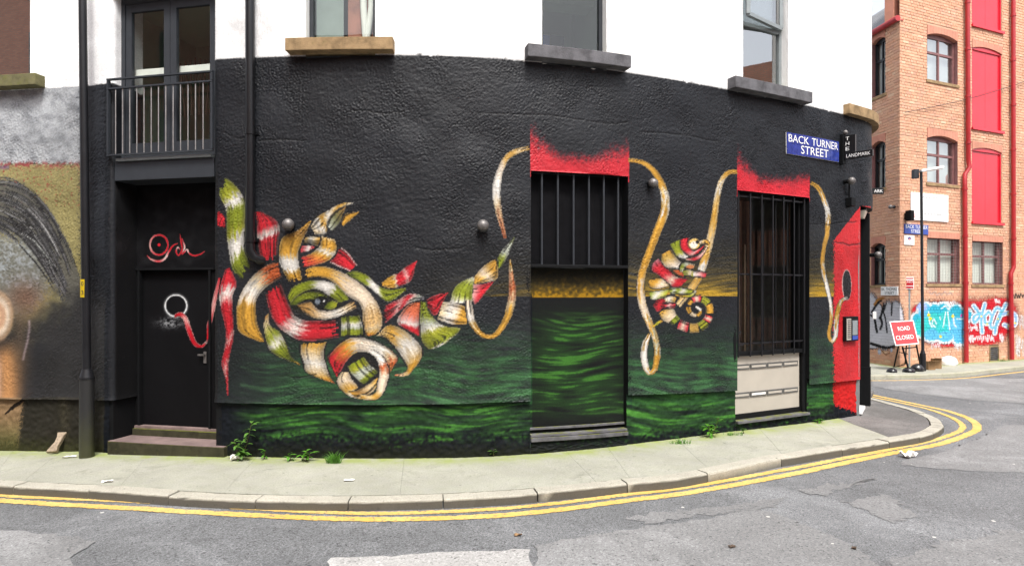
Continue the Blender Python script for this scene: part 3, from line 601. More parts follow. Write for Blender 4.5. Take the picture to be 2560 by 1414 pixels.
# hair: dark arcs round a head centred left of the frame
hsh = sstep(VVg - np.interp(UUg, [-400, 0, 60, 110, 150, 180, 200], [430, 438, 452, 500, 560, 620, 690]) + 5 * nA, 0, 14) * (1 - sstep(VVg - np.interp(UUg, [-400, 0, 40, 90, 130, 160, 200], [600, 590, 600, 650, 720, 760, 800]) + 8 * nA, -20, 20)) * edgeL
blend(hsh * .85, (84, 84, 82))
inn = (1 - sstep(np.hypot((UUg - 10) / 125., (VVg - 690) / 105.) + .06 * nA + .05 * nW, .8, 1.05)) * edgeL
blend(inn * .92, (122, 124, 118)); blend(inn * np.clip(.35 + .5 * nW, 0, 1) * .7 * (UUg < 100) * (VVg < 720), (176, 184, 190))
hr = np.random.default_rng(77)
for i in range(95):
    f = hr.random(); k0 = hr.uniform(-.15, .15)
    A0 = np.array([(-60, 445), (20, 440), (80, 468), (130, 530), (165, 600), (185, 660)], float); B0 = np.array([(-60, 560), (0, 578), (50, 610), (95, 665), (128, 720), (150, 775)], float)
    pt = A0 * (1 - f) + B0 * f + hr.normal(0, 3, (6, 2)); n0 = hr.integers(0, 3); pt = pt[n0:n0 + hr.integers(3, 5)]
    v_ = hr.choice([58, 66, 76, 96, 116, 140], p=[.2, .2, .2, .15, .15, .1]); stroke([tuple(q_) for q_ in pt], [.8, hr.uniform(1.6, 4.5), .8], [(v_, v_, v_ - 2), (v_, v_, v_ + 4)], None, 0, outline=0, edge=0, streak=.6)
stroke([(55, 585), (85, 602), (112, 634), (132, 664)], [1, 2.2, 1], [(205, 208, 205), (180, 185, 180)], None, 0, outline=0, edge=0)
stroke([(70, 520), (105, 560), (130, 600), (150, 640)], [1, 3, 1], [(190, 190, 190), (205, 205, 205)], None, 0, outline=0, edge=0)
blend(np.exp(-(((UUg - 62) / 46.) ** 2 + ((VVg - 745) / 42.) ** 2)) * .65 * edgeL, (128, 84, 66))
dk = sstep(VVg + 40 * nB * .3, 720, 800) * sstep(UUg + (VVg - 760) * .15, 78, 150); blend(dk * lw * .96, (40, 40, 41))
blend(sstep(VVg, 690, 790) * sstep(UUg, 150, 200) * lw * .8, (40, 40, 41))
og = np.exp(-((UUg - 20) / 34.) ** 2) * sstep(VVg, 830, 900); blend(og * .9 * (VVg < 1000), (206, 148, 92)); blend(np.exp(-((UUg + 6) / 10.) ** 2) * sstep(VVg, 860, 930) * .7 * (VVg < 1000), (238, 196, 170))
blend(np.exp(-((UUg - 52) / 26.) ** 2) * sstep(VVg, 690, 800) * (1 - sstep(VVg, 850, 990)) * .55, (104, 86, 66))
ell(-8, 790, 34, 56, (214, 178, 142), idn=0, soft=.3)
for e_, w_, c_ in ((1.0, .12, (196, 160, 124)), (.72, .16, (236, 226, 212)), (.4, .14, (196, 150, 122))):
    d = np.hypot((UUg + 6) / 36., (VVg - 790) / 58.); blend(np.exp(-((d - e_) / w_) ** 2) * (UUg < 40) * .6, c_)
blend(np.exp(-((UUg - 64 - 10 * np.sin(VVg / 40.)) / 3.) ** 2) * (VVg > 800) * (VVg < 900) * .5, (190, 170, 180))
blend(np.exp(-((UUg - 213) / 2.6) ** 2) * (VVg > 400) * (VVg < 522) * .95, (208, 70, 76)); blend(np.exp(-((UUg - 214) / 1.6) ** 2) * (VVg > 520) * (VVg < 800) * np.clip(.3 + .5 * nA, 0, 1), (170, 60, 64))
# left plinth
plm = lw * (VVg > 992); pb[plm] = (44, 42, 36)
tan_ = plm * (1 - sstep(UUg + (VVg - 1000) * .12 + 3 * nA, 52, 64)); blend(tan_ * .9, (150, 122, 90)); blend(tan_ * sstep(VVg, 1030, 1110) * .7, (84, 86, 50))
blend(plm * np.exp(-((UUg - 160) / 14.) ** 2) * .5 * np.clip(.6 + .4 * nA, 0, 1), (86, 80, 60)); blend(plm * sstep(VVg + 10 * nA, 1085, 1125) * .7, (60, 62, 36))
for i in range(9):
    x0, y0 = 12 + i * 4.5, 1036 - i * 3; stroke([(x0, y0), (x0 + 16, y0 - 18), (x0 + 34, y0 - 32)], [1, 2.2, 1], [(50, 40, 34), (50, 40, 34)], None, 0, outline=0, edge=0, streak=0)
pid[:, :280 - BU] = 0
crk = np.zeros((BH, BW))
def crack(pts, w_=1.6, seed=0):
    rg = np.random.default_rng(seed); c = cat(pts, 160); c[:, 1] += np.cumsum(rg.normal(0, .35, 160)); 
    x0, x1, y0, y1 = int(c[:, 0].min()) - 8 - BU, int(c[:, 0].max()) + 8 - BU, int(c[:, 1].min()) - 8, int(c[:, 1].max()) + 8
    x0, y0 = max(0, x0), max(0, y0); d = np.sqrt(((UUg[y0:y1, x0:x1, None] - c[:, 0]) ** 2 + (VVg[y0:y1, x0:x1, None] - c[:, 1]) ** 2).min(-1)); crk[y0:y1, x0:x1] = np.maximum(crk[y0:y1, x0:x1], np.exp(-(d / w_) ** 2))
for i, q_ in enumerate(([(880, 277), (960, 280), (1010, 276)], [(1190, 281), (1290, 286), (1370, 290), (1440, 300), (1530, 312), (1570, 310)], [(650, 352), (700, 348), (760, 352)], [(1040, 620), (1100, 626), (1160, 618)], [(1600, 330), (1700, 338), (1800, 352)], [(2030, 560), (2080, 566), (2140, 560)], [(560, 330), (600, 345), (612, 346)], [(700, 940), (740, 948), (790, 944)], [(2086, 606), (2120, 612), (2150, 611)])): crack(q_, 1.5, i)
blend(crk * .55, (12, 12, 13))
ALB = lin(np.clip(pb, 0, 255)) / 1.35
def paint_at(x, y, z):
    u = 1280 + F * x / y; v = HZ + (EYE - z) * F / y
    i = np.clip(np.rint(v - BV).astype(int), 0, BH - 1); j = np.clip(np.rint(u - BU).astype(int), 0, BW - 1)
    return ALB[i, j], pid[i, j]

# ------------------------------------------------------------------ grid meshes
def grid_mesh(name, X, Y, Z, keep, colr, mat, parent, split=None):
    """X,Y,Z (r,c) vertex grids; keep (r-1,c-1); colr (r,c,3); split = {id:(name,label)} with face ids"""
    r, c = X.shape; o0 = org(parent)
    co = np.stack([X - o0.x, Y - o0.y, Z - o0.z], -1).reshape(-1, 3)
    idx = np.arange(r * c).reshape(r, c)
    quads = np.stack([idx[:-1, :-1], idx[:-1, 1:], idx[1:, 1:], idx[1:, :-1]], -1)
    ids = split[0].copy() if split else np.zeros(keep.shape, int); outs = {}
    if split:                                   # a painted ribbon stays one piece
        for k_ in (3, 5, 6, 7, 8):
            left = set(map(tuple, np.argwhere((ids == k_) & keep))); comps = []
            while left:
                st_ = [left.pop()]; cp = list(st_)
                while st_:
                    y_, x_ = st_.pop()
                    for q_ in ((y_ + 1, x_), (y_ - 1, x_), (y_, x_ + 1), (y_, x_ - 1)):
                        if q_ in left: left.remove(q_); st_.append(q_); cp.append(q_)
                comps.append(cp)
            for cp in sorted(comps, key=len)[:-1]:
                for q_ in cp: ids[q_] = 0
    table = {0: (name, None)}
    if split: table.update(split[1])
    for k_, (nm, lb) in table.items():
        q = quads[keep & (ids == k_)].reshape(-1, 4)
        if not len(q): continue
        used, inv = np.unique(q, return_inverse=True); inv = inv.reshape(-1)
        me = bpy.data.meshes.new(nm); me.vertices.add(len(used)); me.vertices.foreach_set('co', co[used].astype(np.float32).ravel())
        me.loops.add(len(inv)); me.loops.foreach_set('vertex_index', inv.astype(np.int32))
        me.polygons.add(len(q)); me.polygons.foreach_set('loop_start', np.arange(0, len(inv), 4, dtype=np.int32))
        me.polygons.foreach_set('loop_total', np.full(len(q), 4, np.int32)); me.polygons.foreach_set('use_smooth', np.ones(len(q), bool))
        ca = me.color_attributes.new('Col', 'FLOAT_COLOR', 'POINT')
        cc = np.ones((len(used), 4), np.float32); cc[:, :3] = colr.reshape(-1, 3)[used]; ca.data.foreach_set('color', cc.ravel())
        me.update(calc_edges=True); me.validate()
        par = parent if k_ == 0 else outs.get(0, parent)
        o = link_mesh(nm, me, mat, par); outs[k_] = o
        if lb: o['label'] = lb
    return outs
def stations(breaks, step):
    out = []
    for a, b in zip(breaks[:-1], breaks[1:]):
        n = max(1, int(round((b - a) / step))); out.append(np.linspace(a, b, n, endpoint=False))
    return np.r_[np.concatenate(out), breaks[-1]]

BLD = empty('corner_building', (0, 8.2, 0), 'curved corner building with black mural ground floor and white rendered upper floor', 'building')
# openings (arc length and height)
Z_SILL = 4.68
def zbase(s): return float(np.interp(1280 + F * W(s, 0).x / W(s, 0).y, [0, 545, 1000, 1570, 1845, 2150], [.56, .616, .614, .632, .58, .552])) if s < S_END else .552
LW0, LW1 = US(-420), US(268)
RW0 = US(545)
sB0, sB1 = US(1327), US(1570); zB0, zB1 = UV(1450, 1086)[1], UV(1450, 433)[1]
sC0, sC1 = US(1843), US(2023); zC0, zC1 = UV(1930, 1042)[1], UV(1930, 484)[1]
w1 = (US(765), US(938)); w2 = (US(1355), US(1516)); w3 = (US(1857), US(1969)); w0 = (US(-95), US(76))
w4 = (S_END + .55, S_END + 1.45)
ZTOP = 8.6; Z_SOF = 3.195
def wall(name, brk, zbrk, keepf, pts, root, splits=None, fine=.0105, seed=20, zline=4.53):
    ss = stations(sorted(set(brk)), fine)
    zz = stations(zbrk[0], fine); zz = np.r_[zz[:-1], stations(zbrk[1], .022)[:-1], np.linspace(zbrk[1][-1], ZTOP, 6)]
    xs, ys, nxs, nys, smain = pts(ss)
    r, c = len(zz), len(ss)
    zb = np.array([zbase(s) for s in smain[::20]]); zb = np.interp(smain, smain[::20], zb) if c > 40 else np.full(c, .6)
    sh = (zb - zz[0])[None, :] * np.clip(1 - (zz - zz[0]) / .8, 0, 1)[:, None]
    Zg = zz[:, None] + sh
    d = .0033 * fnoise(r, c, 1.0, 3.0, seed, 1.5) * (.75 + .35 * np.clip(fnoise(r, c, 40, 200, seed + 7), -1, 1.5)) + .0008 * fnoise(r, c, 4, 14, seed + 1, 1.6) + .005 * fnoise(r, c, 60, 260, seed + 2)
    d = d * np.where(np.hypot(xs - np.interp(ss, SS, PX), ys - np.interp(ss, SS, PYY)) > .004, .35, 1.0)[None]
    ci_ = np.clip(np.rint(HZ + (EYE - Zg) * F / ys[None]).astype(int) - BV, 0, BH - 1); cj_ = np.clip(np.rint(1280 + F * xs / ys).astype(int) - BU, 0, BW - 1)[None] + 0 * ci_; d = d - .006 * crk[ci_, cj_]
    wm = (Zg > zline); d = np.where(wm, d * .6, d)
    d += .012 * np.exp(-(Zg - Zg[0:1]) / .05)                    # drip edge over the plinth
    Zm = (Zg[:-1, :-1] + Zg[1:, 1:]) / 2; Sm = np.broadcast_to(((ss[:-1] + ss[1:]) / 2)[None], Zm.shape)
    keep = keepf(Sm, Zm)
    kv = np.zeros((r, c), bool); bad = ~keep
    for a, b in ((0, 0), (0, 1), (1, 0), (1, 1)): kv[a:r - 1 + a, b:c - 1 + b] |= bad
    d = np.where(kv, .004, d)
    Xg = xs[None] + nxs[None] * d; Yg = ys[None] + nys[None] * d
    X0 = np.broadcast_to(xs[None], (r, c)); Y0 = np.broadcast_to(ys[None], (r, c))
    cl, pi_ = paint_at(X0, Y0, Zg)
    wob = .005 * fnoise(r, c, 8, 120, seed + 5)
    zl = zline(smain) if callable(zline) else zline
    white = sstep(Zg + wob, zl - .007, zl + .007)[..., None]
    cl = cl * (1 - white) + .80 * white
    hidden = (Y0 > 10.3) | (X0 / Y0 > .569)
    cl = np.where((hidden[..., None]) & (white < .5), np.array(alb((40, 41, 45))), cl)
    return grid_mesh(name, Xg, Yg, np.broadcast_to(Zg, (r, c)), keep, cl, M['render'], root, ((pi_[:-1, :-1]), splits) if splits else None)
def seg_pts(ss):
    return np.interp(ss, SS, PX), np.interp(ss, SS, PYY), np.interp(ss, SS, NX), np.interp(ss, SS, NY), ss
def ret_pts(s_edge, sign, rad, dep):
    """wall that turns into the doorway recess at s_edge: arc length continues into the recess"""
    tg, nn = Tn(s_edge); q = rad * math.pi / 2
    def f(ss):
        x, y, nx, ny, _ = seg_pts(ss); e = (ss - s_edge) * sign
        ex = e > 0
        ct = W(s_edge, 0, -rad); th = np.clip(e / rad, 0, math.pi / 2); rest = np.clip(e - q, 0, None)
        dx = tg.x * sign; dy = tg.y * sign
        ax = ct.x + rad * (np.sin(th) * dx + np.cos(th) * nn.x) - rest * nn.x; ay = ct.y + rad * (np.sin(th) * dy + np.cos(th) * nn.y) - rest * nn.y
        mx = np.sin(th) * dx + np.cos(th) * nn.x; my = np.sin(th) * dy + np.cos(th) * nn.y
        return np.where(ex, ax, x), np.where(ex, ay, y), np.where(ex, mx, nx), np.where(ex, my, ny), np.minimum(ss, s_edge) if sign > 0 else np.maximum(ss, s_edge)
    return f
def inr(S, Z, a, b, lo, hi_): return (S > a) & (S < b) & (Z > lo) & (Z < hi_)
wall('wall', [LW0, w0[0], w0[1], LW1, LW1 + .5], ([.56, 4.36, 4.52], [4.52, 6.5]), lambda S, Z: ~inr(S, Z, *w0, 4.36, 6.4), ret_pts(LW1, 1, .07, .4), BLD, None, .0115, 40, 4.36)
spl = {1: ('painted_rhinoceros', 'rhinoceros head painted as interlaced green, red, white and orange ribbons'), 2: ('painted_chameleon', 'small painted chameleon with curled tail clinging to a ribbon'), **{i: ('painted_ribbon', None) for i in (3, 5, 6, 7, 8)}}
kR = lambda S, Z: ~(inr(S, Z, sB0, sB1, 0, zB1) | inr(S, Z, sC0, sC1, 0, zC1) | inr(S, Z, *w1, 4.52, 6.4) | inr(S, Z, *w2, 4.52, 6.4) | inr(S, Z, *w3, 4.52, 6.4) | inr(S, Z, *w4, 4.52, 6.4) | ((S > S_END) & (Z < Z_SOF)))
b_ = [RW0 - .5, RW0, sB0, sB1, sC0, sC1, *w1, *w2, *w3, S_END, *w4, S_END + 2.4]
zrow = sorted([.57, zC1, zB1, Z_SOF, 4.52])
wallR = wall('wall', b_, (zrow, [4.52, 6.5]), kR, ret_pts(RW0, -1, .07, .4), BLD, spl, .0105, 60, 4.53)
mb = MB()       # wall going back along the side street
for z0, z1, nm, mt in ((0, 4.53, 'side_wall', 'black'), (4.53, ZTOP, 'side_wall', 'white')):
    mb = MB(); slab(mb, S_END + 2.4, S_END + 9.5, z0, z1, -.3, 0, 4); mb.build(nm, M[mt], BLD)
mb = MB(); slab(mb, LW1 - .02, RW0 + .02, 5.40, ZTOP, -.25, .002, 6); mb.build('wall', M['white'], BLD)

for z0, z1, mt in ((-.2, 4.36, 'black'), (4.36, ZTOP, 'white')):
    mb = MB(); slab(mb, .02, LW0, z0, z1, -.3, 0, 6); mb.build('wall', M[mt], BLD)
# plinth below the render
def zg(s): return g(W(s, 0).x)
def plinth(s0, s1, off, seed, hgt=None):
    ss = stations([s0, s1], .012); zz = np.linspace(0, 1, 60)
    x, y, nx, ny, _ = seg_pts(ss)
    zb = np.array([zbase(s) + .015 for s in ss]) if hgt is None else np.full(len(ss), hgt); z0 = np.array([zg(s) - .03 for s in ss])
    Zg = z0[None] + (zb - z0)[None] * zz[:, None]; r, c = Zg.shape
    d = off + .003 * fnoise(r, c, 6, 50, seed) + .003 * fnoise(r, c, 30, 200, seed + 1)
    X0 = np.broadcast_to((x + nx * off)[None], (r, c)); Y0 = np.broadcast_to((y + ny * off)[None], (r, c))
    cl, _ = paint_at(X0, Y0, Zg)
    grid_mesh('plinth', x[None] + nx[None] * d, y[None] + ny[None] * d, Zg, np.ones((r - 1, c - 1), bool), cl, M['smooth'], BLD)
PO = -.035
plinth(LW0, LW1, PO, 80); plinth(RW0 - .02, sB0, PO, 82); plinth(sB0, sB1, -.02, 84, zB0 - .02); plinth(sB1, sC0, PO, 86); plinth(sC0, sC1, -.03, 88, zC0 - .03); plinth(sC1, S_END, PO, 90)
for a_, b_ in ((RW0 - .05, RW0 + .02), (LW1 - .02, LW1 + .05)): mb = MB(); slab(mb, a_, b_, -.1, .61, -.45, PO - .002); mb.build('plinth_return', M['black'], BLD)

def reveal(s0, s1, z0, z1, dep, mat='black', head=True):
    mb = MB(); t = .05
    zs0 = max(z0, .64)
    if z0 < .5: slab(mb, s0 - t, s0, z0, zs0, -dep, -.042); slab(mb, s1, s1 + t, z0, zs0, -dep, -.042)
    slab(mb, s0 - t, s0, zs0, z1, -dep, -.008); slab(mb, s1, s1 + t, zs0, z1, -dep, -.008)
    if head: slab(mb, s0 - t, s1 + t, z1, z1 + t, -dep, -.010, 4)
    return mb.build('reveal', M[mat], BLD)
def sill(s0, s1, z0, z1, mat, front=.14, n=6):
    mb = MB(); slab(mb, s0, s1, z0, z1, -.12, front, n); return mb.build('window_sill', M[mat], BLD, .008)

# ---- upper windows
def room(s0, s1, z0, z1, dep, mat='room_green'):
    mb = MB(); a = [W(s0 - .5, z0, -.26), W(s1 + .5, z0, -.26)]; t, n = Tn((s0 + s1) / 2); bk = -n * dep
    b = [a[0] + bk, a[1] + bk]; up = Vector((0, 0, z1 - z0))
    mb.quad(b[0], b[1], b[1] + up, b[0] + up); mb.quad(a[0], b[0], b[0] + up, a[0] + up); mb.quad(b[1], a[1], a[1] + up, b[1] + up)
    mb.quad(a[0] + up, b[0] + up, b[1] + up, a[1] + up); mb.quad(a[0], a[1], b[1], b[0])
    return mb.build('room_lining', M[mat], BLD)
def uwindow(ws, zs, ztop, fmat, gmat, off=-.10, fw=.045, transom=None):
    s0, s1 = ws; mb = MB()
    slab(mb, s0, s0 + fw, zs, ztop, off - .05, off); slab(mb, s1 - fw, s1, zs, ztop, off - .05, off)
    slab(mb, s0 + fw, s1 - fw, zs, zs + fw, off - .05, off - .002, 3); slab(mb, s0 + fw, s1 - fw, ztop - fw, ztop, off - .05, off - .002, 3)
    if transom: slab(mb, s0 + fw, s1 - fw, transom - .025, transom + .025, off - .05, off - .002, 3)
    w = mb.build('window', M[fmat], BLD)
    mb = MB(); mb.quad(W(s0 + .02, zs + .02, off - .03), W(s1 - .02, zs + .02, off - .03), W(s1 - .02, ztop - .02, off - .03), W(s0 + .02, ztop - .02, off - .03)); mb.build('pane', M[gmat], w)
    reveal(s0, s1, zs - .1, ztop, .16, 'white'); return w
uwindow(w0, 4.50, 6.4, 'grey', 'glass3'); uwindow(w1, Z_SILL, 6.4, 'grey', 'glass'); uwindow(w2, Z_SILL, 6.4, 'grey', 'glass'); uwindow(w3, Z_SILL, 6.4, 'greylight', 'glass2', transom=None); uwindow(w4, Z_SILL, 6.4, 'grey', 'glass2')
for ws in (w0, w1, w2, w3): room(ws[0], ws[1], 4.3, 6.5, 2.0)
sill(US(-150, .1), US(95, .1), 4.36, 4.50, 'sill_moss'); sill(US(715, .11), US(983, .11), 4.54, Z_SILL, 'sill_tan'); sill(US(1318, .11), US(1575, .11), 4.535, Z_SILL, 'sill_grey'); sill(US(1835, .11), US(2027, .11), 4.52, Z_SILL - .01, 'sill_grey')
sill(US(2126, .11), S_END + 1.75, 4.52, Z_SILL - .01, 'sill_tan', .10, 24)
# open casement in the third window, hinged on the right
hp = W(w3[1] - .04, 0, -.08); t, n = Tn(w3[1]); dr = (-t * math.cos(R(9)) + n * math.sin(R(9))).normalized(); nrm = dr.cross(Vector((0, 0, 1)))
mb = MB(); Lc = w3[1] - w3[0] - .06; z0, z1 = 5.55, 6.36
for a, b in (((0, z0), (Lc, z0)), ((0, z1), (Lc, z1)), ((0, z0), (0, z1)), ((Lc, z0), (Lc, z1))):
    mb.bar(hp + dr * a[0] + Vector((0, 0, a[1])), hp + dr * b[0] + Vector((0, 0, b[1])), .05, .05)
cs = mb.build('casement', M['greylight'], BLD)
mb = MB(); mb.quad(*[hp + dr * a + Vector((0, 0, b)) for a, b in ((0, z0), (Lc, z0), (Lc, z1), (0, z1))]); mb.build('pane', M['glass2'], cs)
mb = MB(); slab(mb, w3[0] + .05, w3[1] - .05, 5.48, 5.53, -.15, -.10, 3); mb.build('transom', M['greylight'], BLD)
# pale door edge, ceiling beam and things seen through the second window
mb = MB(); t, n = Tn((w2[0] + w2[1]) / 2); c0 = W((w2[0] + w2[1]) / 2, 0, -1.6)
mb.box(c0 + Vector((0, 0, 6.05)), (2.6, .3, .22), (t, n, Vector((0, 0, 1)))); mb.build('ceiling_beam', M['room_green'], BLD)
mb = MB(); c0 = W((w2[0] + w2[1]) / 2, 0, -1.9); mb.box(c0 + Vector((0, 0, 5.35)) - t * .1, (.85, .06, .6), (t, n, Vector((0, 0, 1)))); mb.build('wall_poster', M['room_white'], BLD)
mb = MB(); mb.box(c0 + Vector((0, 0, 5.35)) + t * .45, (.22, .1, .6), (t, n, Vector((0, 0, 1)))); mb.build('screen_edge', M['blackgloss'], BLD)
mb = MB(); mb.box(c0 + Vector((0, 0, 5.35)) + t * .27, (.13, .09, .58), (t, n, Vector((0, 0, 1)))); mb.build('blue_folder', M['blue_sign'], BLD)
mb = MB()
for k_ in (-.05, .06): mb.tube([W(US(902) + k_, 6.35, -.3), W(US(902) + k_ * .9, 5.2, -.3), W(US(898), Z_SILL, -.3)], [.045, .04, .03], 8)
mb.build('tied_curtain', M['room_white'], BLD)
mb = MB(); slab(mb, w1[0] + .05, (w1[0] + w1[1]) / 2 - .02, Z_SILL, 6.3, -.20, -.19); mb.build('blind', M['blind_green'], BLD)
mb = MB(); slab(mb, (w1[0] + w1[1]) / 2 - .015, w1[1] - .05, Z_SILL, 6.3, -.36, -.35); mb.build('curtain', M['curtain_brown'], BLD)  # brown sheet behind the glass, painted stand-in for the mirrored brick

# ---- doorway with french windows above
SL, SR = LW1 + .07, RW0 - .07
zl0, zl1 = UV(410, 447, -.03)[1], UV(410, 399, -.03)[1]
mb = MB(); slab(mb, SL + .004, SR - .004, zl0, zl1, -.42, -.03, 4); mb.build('lintel_beam', M['grey'], BLD, .006)
mb = MB(); slab(mb, SL + .05, SR - .02, zl1 + .003, zl1 + .035, -.12, .0, 4); mb.build('flashing', M['greylight'], BLD)
zf0, zf1 = zl1 + .04, 5.40; so_ = -.13
mb = MB(); mw = (SL + SR) / 2; fw = .055
slab(mb, SL + .004, SL + fw, zf0, zf1, so_ - .08, so_); slab(mb, SR - fw, SR - .004, zf0, zf1, so_ - .08, so_); slab(mb, SL + fw, SR - fw, zf1 - .06, zf1, so_ - .08, so_ - .002, 2); slab(mb, SL + fw, SR - fw, zf0, zf0 + .05, so_ - .08, so_ - .002, 2)
fd = mb.build('french_window_frame', M['grey'], BLD)
for a, b in ((SL + fw, mw), (mw, SR - fw)):
    mb = MB(); st = .085; ga, gb, gz0, gz1 = a + st, b - st, zf0 + .05 + .15, zf1 - .06 - .1
    slab(mb, a + .003, ga, zf0 + .05, zf1 - .06, so_ - .06, so_ - .012); slab(mb, gb, b - .003, zf0 + .05, zf1 - .06, so_ - .06, so_ - .012)
    slab(mb, ga, gb, zf0 + .05, gz0, so_ - .06, so_ - .014); slab(mb, ga, gb, gz1, zf1 - .06, so_ - .06, so_ - .014)
    lf = mb.build('french_window_leaf', M['grey'], BLD)
    mb = MB(); mb.quad(W(ga - .01, gz0 - .01, so_ - .035), W(gb + .01, gz0 - .01, so_ - .035), W(gb + .01, gz1 + .01, so_ - .035), W(ga - .01, gz1 + .01, so_ - .035)); mb.build('pane', M['glass'], lf)
mb = MB(); slab(mb, SL + .06, SR - .06, 4.50, 4.58, -.24, -.23); mb.build('interior_rail', M['room_white'], BLD)
room(SL, SR, 3.42, 5.6, 1.8)
mb = MB(); t, n = Tn(SL + .35); c0 = W(SL + .42, 0, -.9)
for i in range(10):
    a_ = (i - 5) * .035; mb.tube([c0 + t * a_ * 2.2 + Vector((0, 0, 4.95 - abs(a_) * .6)), c0 + t * a_ * 1.5 + Vector((0, 0, 4.2))], .012, 6)
mb.build('hanging_cables', M['wood'], BLD)
# balcony railing
RL = empty('balcony_railing', W((SL + SR) / 2, 3.45, .02), parent=BLD)
zt, zt2, zbm = 4.385, 4.275, 3.49
for z_ in (zt, zt2, zbm):
    mb = MB(); slab(mb, SL - .035, SR + .03, z_ - .009, z_ + .009, .012, .048, 4); mb.build('rail', M['grey'], RL)
for s_ in (SL - .02, SR + .02):
    mb = MB(); slab(mb, s_ - .012, s_ + .012, zbm + .013, zt2 - .013, .012, .048); slab(mb, s_ - .012, s_ + .012, zt2 + .013, zt - .013, .012, .048); mb.build('post', M['grey'], RL)
NBAR = 13
for i in range(NBAR):
    s_ = SL + .05 + (SR - SL - .08) * (i + .3) / NBAR
    mb = MB(); mb.tube([W(s_, zbm + .01, .03), W(s_, zt2 - .01, .03)], .0068, 8, False); mb.build('bar', M['steel'], RL)
# recess back panel, frame and door
def pgrid(name, s0, s1, z0, z1, off, root, mat='smooth', step=.008, hole=None):
    ss = stations([s0, s1], step); zz = stations([z0, z1], step); t, n = Tn((s0 + s1) / 2)
    a = W(s0, 0, off); b = W(s1, 0, off); f = (ss - s0) / (s1 - s0)
    Xg = np.broadcast_to((a.x + (b.x - a.x) * f)[None], (len(zz), len(ss))); Yg = np.broadcast_to((a.y + (b.y - a.y) * f)[None], Xg.shape); Zg = np.broadcast_to(zz[:, None], Xg.shape)
    cl, _ = paint_at(Xg, Yg, Zg); keep = np.ones((len(zz) - 1, len(ss) - 1), bool)
    if hole:
        Sm = (ss[:-1] + ss[1:])[None] / 2; Zm = (zz[:-1] + zz[1:])[:, None] / 2; keep = ~((Sm > hole[0]) & (Sm < hole[1]) & (Zm > hole[2]) & (Zm < hole[3]))
    return grid_mesh(name, Xg, Yg, Zg, keep, cl, M[mat], root)[0]
ob = -.36; sd0, zd1 = UV(352, 676, ob); _, zd0 = UV(450, 1064, -.42)
sd1 = US(523, ob)
pgrid('door_surround', SL - .03, SR + .03, .05, zl0 + .01, ob, BLD, step=.005, hole=(sd0, sd1, 0, zd1))
mb = MB(); slab(mb, sd0 - .09, sd1 + .09, zd1 + .004, zd1 + .03, ob - .02, ob + .025); mb.build('door_hood', M['black'], BLD)
mb = MB(); slab(mb, sd0 - .03, sd0 - .002, zd0, zd1, ob - .08, ob + .02); slab(mb, sd1 + .002, sd1 + .03, zd0, zd1, ob - .08, ob + .02); mb.build('door_frame', M['black'], BLD)
DR_ = pgrid('door', sd0 - .02, sd1 + .02, zd0, zd1 + .01, ob - .05, BLD)
mb = MB(); sh_, zh_ = UV(511, 893, ob - .03); slab(mb, sh_ - .018, sh_ + .018, zh_ - .07, zh_ + .07, ob - .05, ob - .035); slab(mb, sh_ - .075, sh_ + .01, zh_ - .008 + .03, zh_ + .012 + .03, ob - .02, ob - .002); slab(mb, sh_ - .01, sh_ + .01, zh_ + .02, zh_ + .042, ob - .04, ob - .004)
mb.build('handle', M['domesteel'], DR_)
mb = MB(); slab(mb, SL, SR, zd0 - .03, zd0, ob - .1, ob + .03); mb.build('threshold', M['step_top'], BLD)
mb = MB(); slab(mb, SL - .002, SR + .002, .06, zd0 - .032, ob - .1, ob + .06); mb.build('riser', M['step'], BLD, .006)
zs_ = UV(410, 1110, .03)[1]
mb = MB(); slab(mb, US(268, .03), US(560, .03), -.2, zs_ - .003, -.5, .03, 2); st = mb.build('doorstep', M['step'], BLD, .01)
mb = MB(); slab(mb, US(269, .03), US(559, .03), zs_ - .002, zs_ + .003, -.30, .027, 2); mb.build('tread', M['step_top'], st)

# ---- blocked window with bars above and painted boards below
zled = UV(1450, 668, 0)[1]
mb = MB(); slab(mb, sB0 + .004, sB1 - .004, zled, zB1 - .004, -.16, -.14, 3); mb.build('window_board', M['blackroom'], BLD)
gb = empty('bar_set', W((sB0 + sB1) / 2, zled, 0), parent=BLD)
for i in range(6):
    s_ = sB0 + (sB1 - sB0) * (i + .75) / 6.3; mb = MB(); mb.tube([W(s_, zled + .03, -.05), W(s_, zB1 - .002, -.05)], .013, 8, False); mb.build('bar', M['grey'], gb)
mb = MB(); slab(mb, sB0 + .002, sB1 - .002, zled - .005, zled + .03, -.14, .012, 3); mb.build('ledge', M['black'], BLD, .005)
pgrid('painted_board', sB0 + .002, sB1 - .002, zB0 + .02, zled - .006, -.10, BLD)
for z_, o_ in ((zB0 + .085, -.07), (zB0 + .015, -.005)):
    mb = MB(); slab(mb, sB0 + .004, sB1 - .004, z_ - .014, z_ + .014, -.098, o_, 3); mb.build('bottom_rail', M['sill_grey'], BLD, .004)
mb = MB(); slab(mb, sB0 + .003, sB1 - .003, zB0 - .05, zB0 - .004, -.15, .015, 3); mb.build('threshold', M['sill_grey'], BLD, .006)
reveal(sB0, sB1, -.02, zB1, .2)

